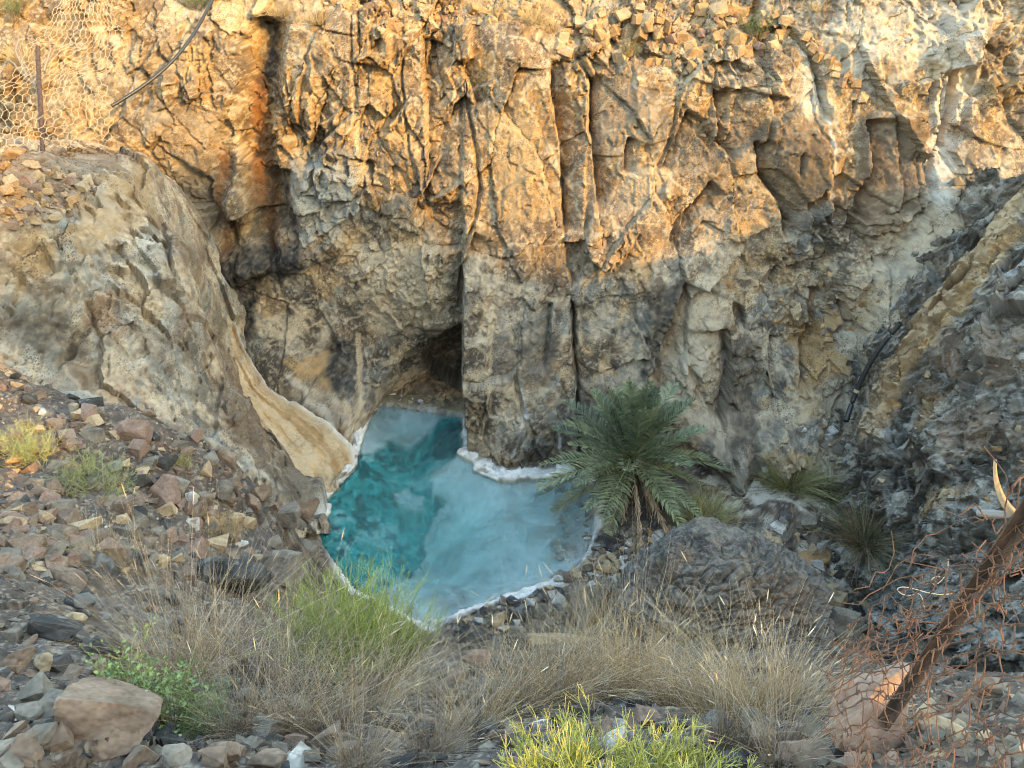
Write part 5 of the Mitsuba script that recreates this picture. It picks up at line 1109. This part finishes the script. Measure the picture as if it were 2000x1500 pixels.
pc_ = np.stack([np.interp(tt, np.arange(6), pc_[:, k]) for k in range(3)], 1); pc_ = gaussian_filter(pc_, [2, 0]); pw = np.interp(tt, np.arange(6), [q[2] for q in pl])
bark = np.stack([pc_ + np.array([.5, .3, .1]) * (pw * a)[:, None] + np.array([0, -.004, .003]) * b for a, b in [(-1, 0), (-.4, 1), (.4, 1), (1, 0), (.4, -1), (-.4, -1), (-1, 0)]], 1)
put('peeled_branch', grid_mesh(bark), 'plant', np.tile([.27, .18, .10], (30 * 7, 1)))
tag('peeled_branch', 'curved peeled strip of wood sticking up from the fence post', 'wood')
put('grey_stick', wire([Wd(1908, 1002, 1.66), Wd(1940, 1004, 1.64), Wd(1975, 1006, 1.62)], np.array([.007, .009, .007]), 7), 'plant', np.tile([.16, .145, .135], (21, 1)))
tag('grey_stick', 'short grey stick caught in the mesh beside the post', 'stick')

# ---------------------------------------------------------------- white mineral crust along the water
def crust_strip(key, px, inn, out, top, seed, ochre=.6):
    pts = np.array([Wz(a, b, 0.) for a, b in px])[:, :2]
    L = np.r_[0, np.cumsum(np.linalg.norm(np.diff(pts, axis=0), axis=1))]
    n = max(30, int(L[-1] / .03)); t = np.linspace(0, L[-1], n)
    c = np.stack([np.interp(t, L, pts[:, k]) for k in (0, 1)], 1); c = gaussian_filter(c, [2, 0], mode='nearest')
    d = np.gradient(c, axis=0); d /= np.linalg.norm(d, axis=1, keepdims=True); nr_ = np.stack([d[:, 1], -d[:, 0]], 1)
    mid_ = shapely.Polygon(wp).representative_point()
    if ((np.array([mid_.x, mid_.y]) - c.mean(0)) * nr_.mean(0)).sum() < 0: nr_ = -nr_
    k = 26; s = np.linspace(0, 1, k)
    wob_ = 1 + .9 * (nf(np.column_stack([c * 1.6, 0 * t]), 4, seed) - .5) + .25 * (nf(np.column_stack([c * 9, 0 * t]), 2, seed + 7) - .5)
    off = -inn * (1 - s)[None] + out * s[None] * wob_[:, None]
    q = c[:, None] + nr_[:, None] * off[..., None]
    z = top * (1 - .25 * s) * np.sqrt(np.maximum(0, 1 - np.clip((s - .6) / .4, 0, 1) ** 2)) - .10 * (s > .97)
    z = z[None] * (.35 + .9 * ss(.2, .6, nf(np.column_stack([c * 2.2, 0 * t + 3]), 3, seed + 1)))[:, None] + .035 * (nf(np.concatenate([q * 8, 0 * q[..., :1]], -1), 4, seed + 2) - .5) - .01
    p = np.concatenate([q, z[..., None]], -1)
    nn = nf(p * 7, 4, seed + 3)
    col = np.array([.62, .60, .56]) * (.70 + .45 * nn)[..., None]
    col += (np.array([.42, .33, .20]) - col) * (ss(.78, .98, s)[None] * ochre * (.5 + nn * .7))[..., None]
    col += (np.array([.16, .12, .08]) - col) * (ss(.62, .85, nf(p * 5 + 3, 4, seed + 4)) * .7)[..., None]
    put(key, grid_mesh(p), 'mineral', col.reshape(-1, 3))
crust_strip('ground__mineral_crust', [(900, 880), (918, 893), (934, 904), (938, 918), (985, 934), (1040, 930), (1085, 922), (1130, 914), (1150, 918)], .16, .13, .10, 150)
crust_strip('ground__mineral_crust_001', [(632, 976), (660, 945), (690, 908), (700, 870), (706, 848), (722, 812), (745, 785), (770, 768)], .12, .07, .07, 151, .4)
crust_strip('ground__mineral_crust_002', [(840, 1222), (858, 1225), (900, 1200), (960, 1184), (1020, 1164), (1080, 1145), (1110, 1122)], .45, .14, .07, 152, .1)
crust_strip('ground__mineral_crust_003', [(612, 1018), (626, 1018), (638, 1004), (640, 985)], .15, .10, .10, 153, .5)
wg = np.linspace(-70, 90, 641)
hg = np.interp(wg, cw, chh)
hg = gaussian_filter(hg, .8) + .12 * (fbm(np.stack([wg * 1.5, wg * 0, wg * 0], 1), 3, 110) - .5)
sg = np.linspace(-1, 1, 41)
hp = np.zeros((len(wg), 41, 3))
for j, t in enumerate(sg):
    s_ = CREST_S + 26 * t
    q = EH[None] * wg[:, None] + SH[None] * s_
    hp[:, j, :2] = q
    hp[:, j, 2] = hg - (abs(t) ** 1.1) * (hg + 6)
w_ = (sg != 0)[None, :]
hp[..., 2] += (fbm(hp * .25, 4, 111) - .5) * 3.0 * w_ * np.minimum(1, np.abs(sg) * 3)[None, :] - .5 * w_ * 0
hc = TAN * (.7 + .5 * fbm(hp * .6, 4, 112))[..., None]
put('opposite_hill', grid_mesh(hp), 'rock', hc.reshape(-1, 3))
tag('opposite_hill', 'bare tan hill across the valley', kind='structure')
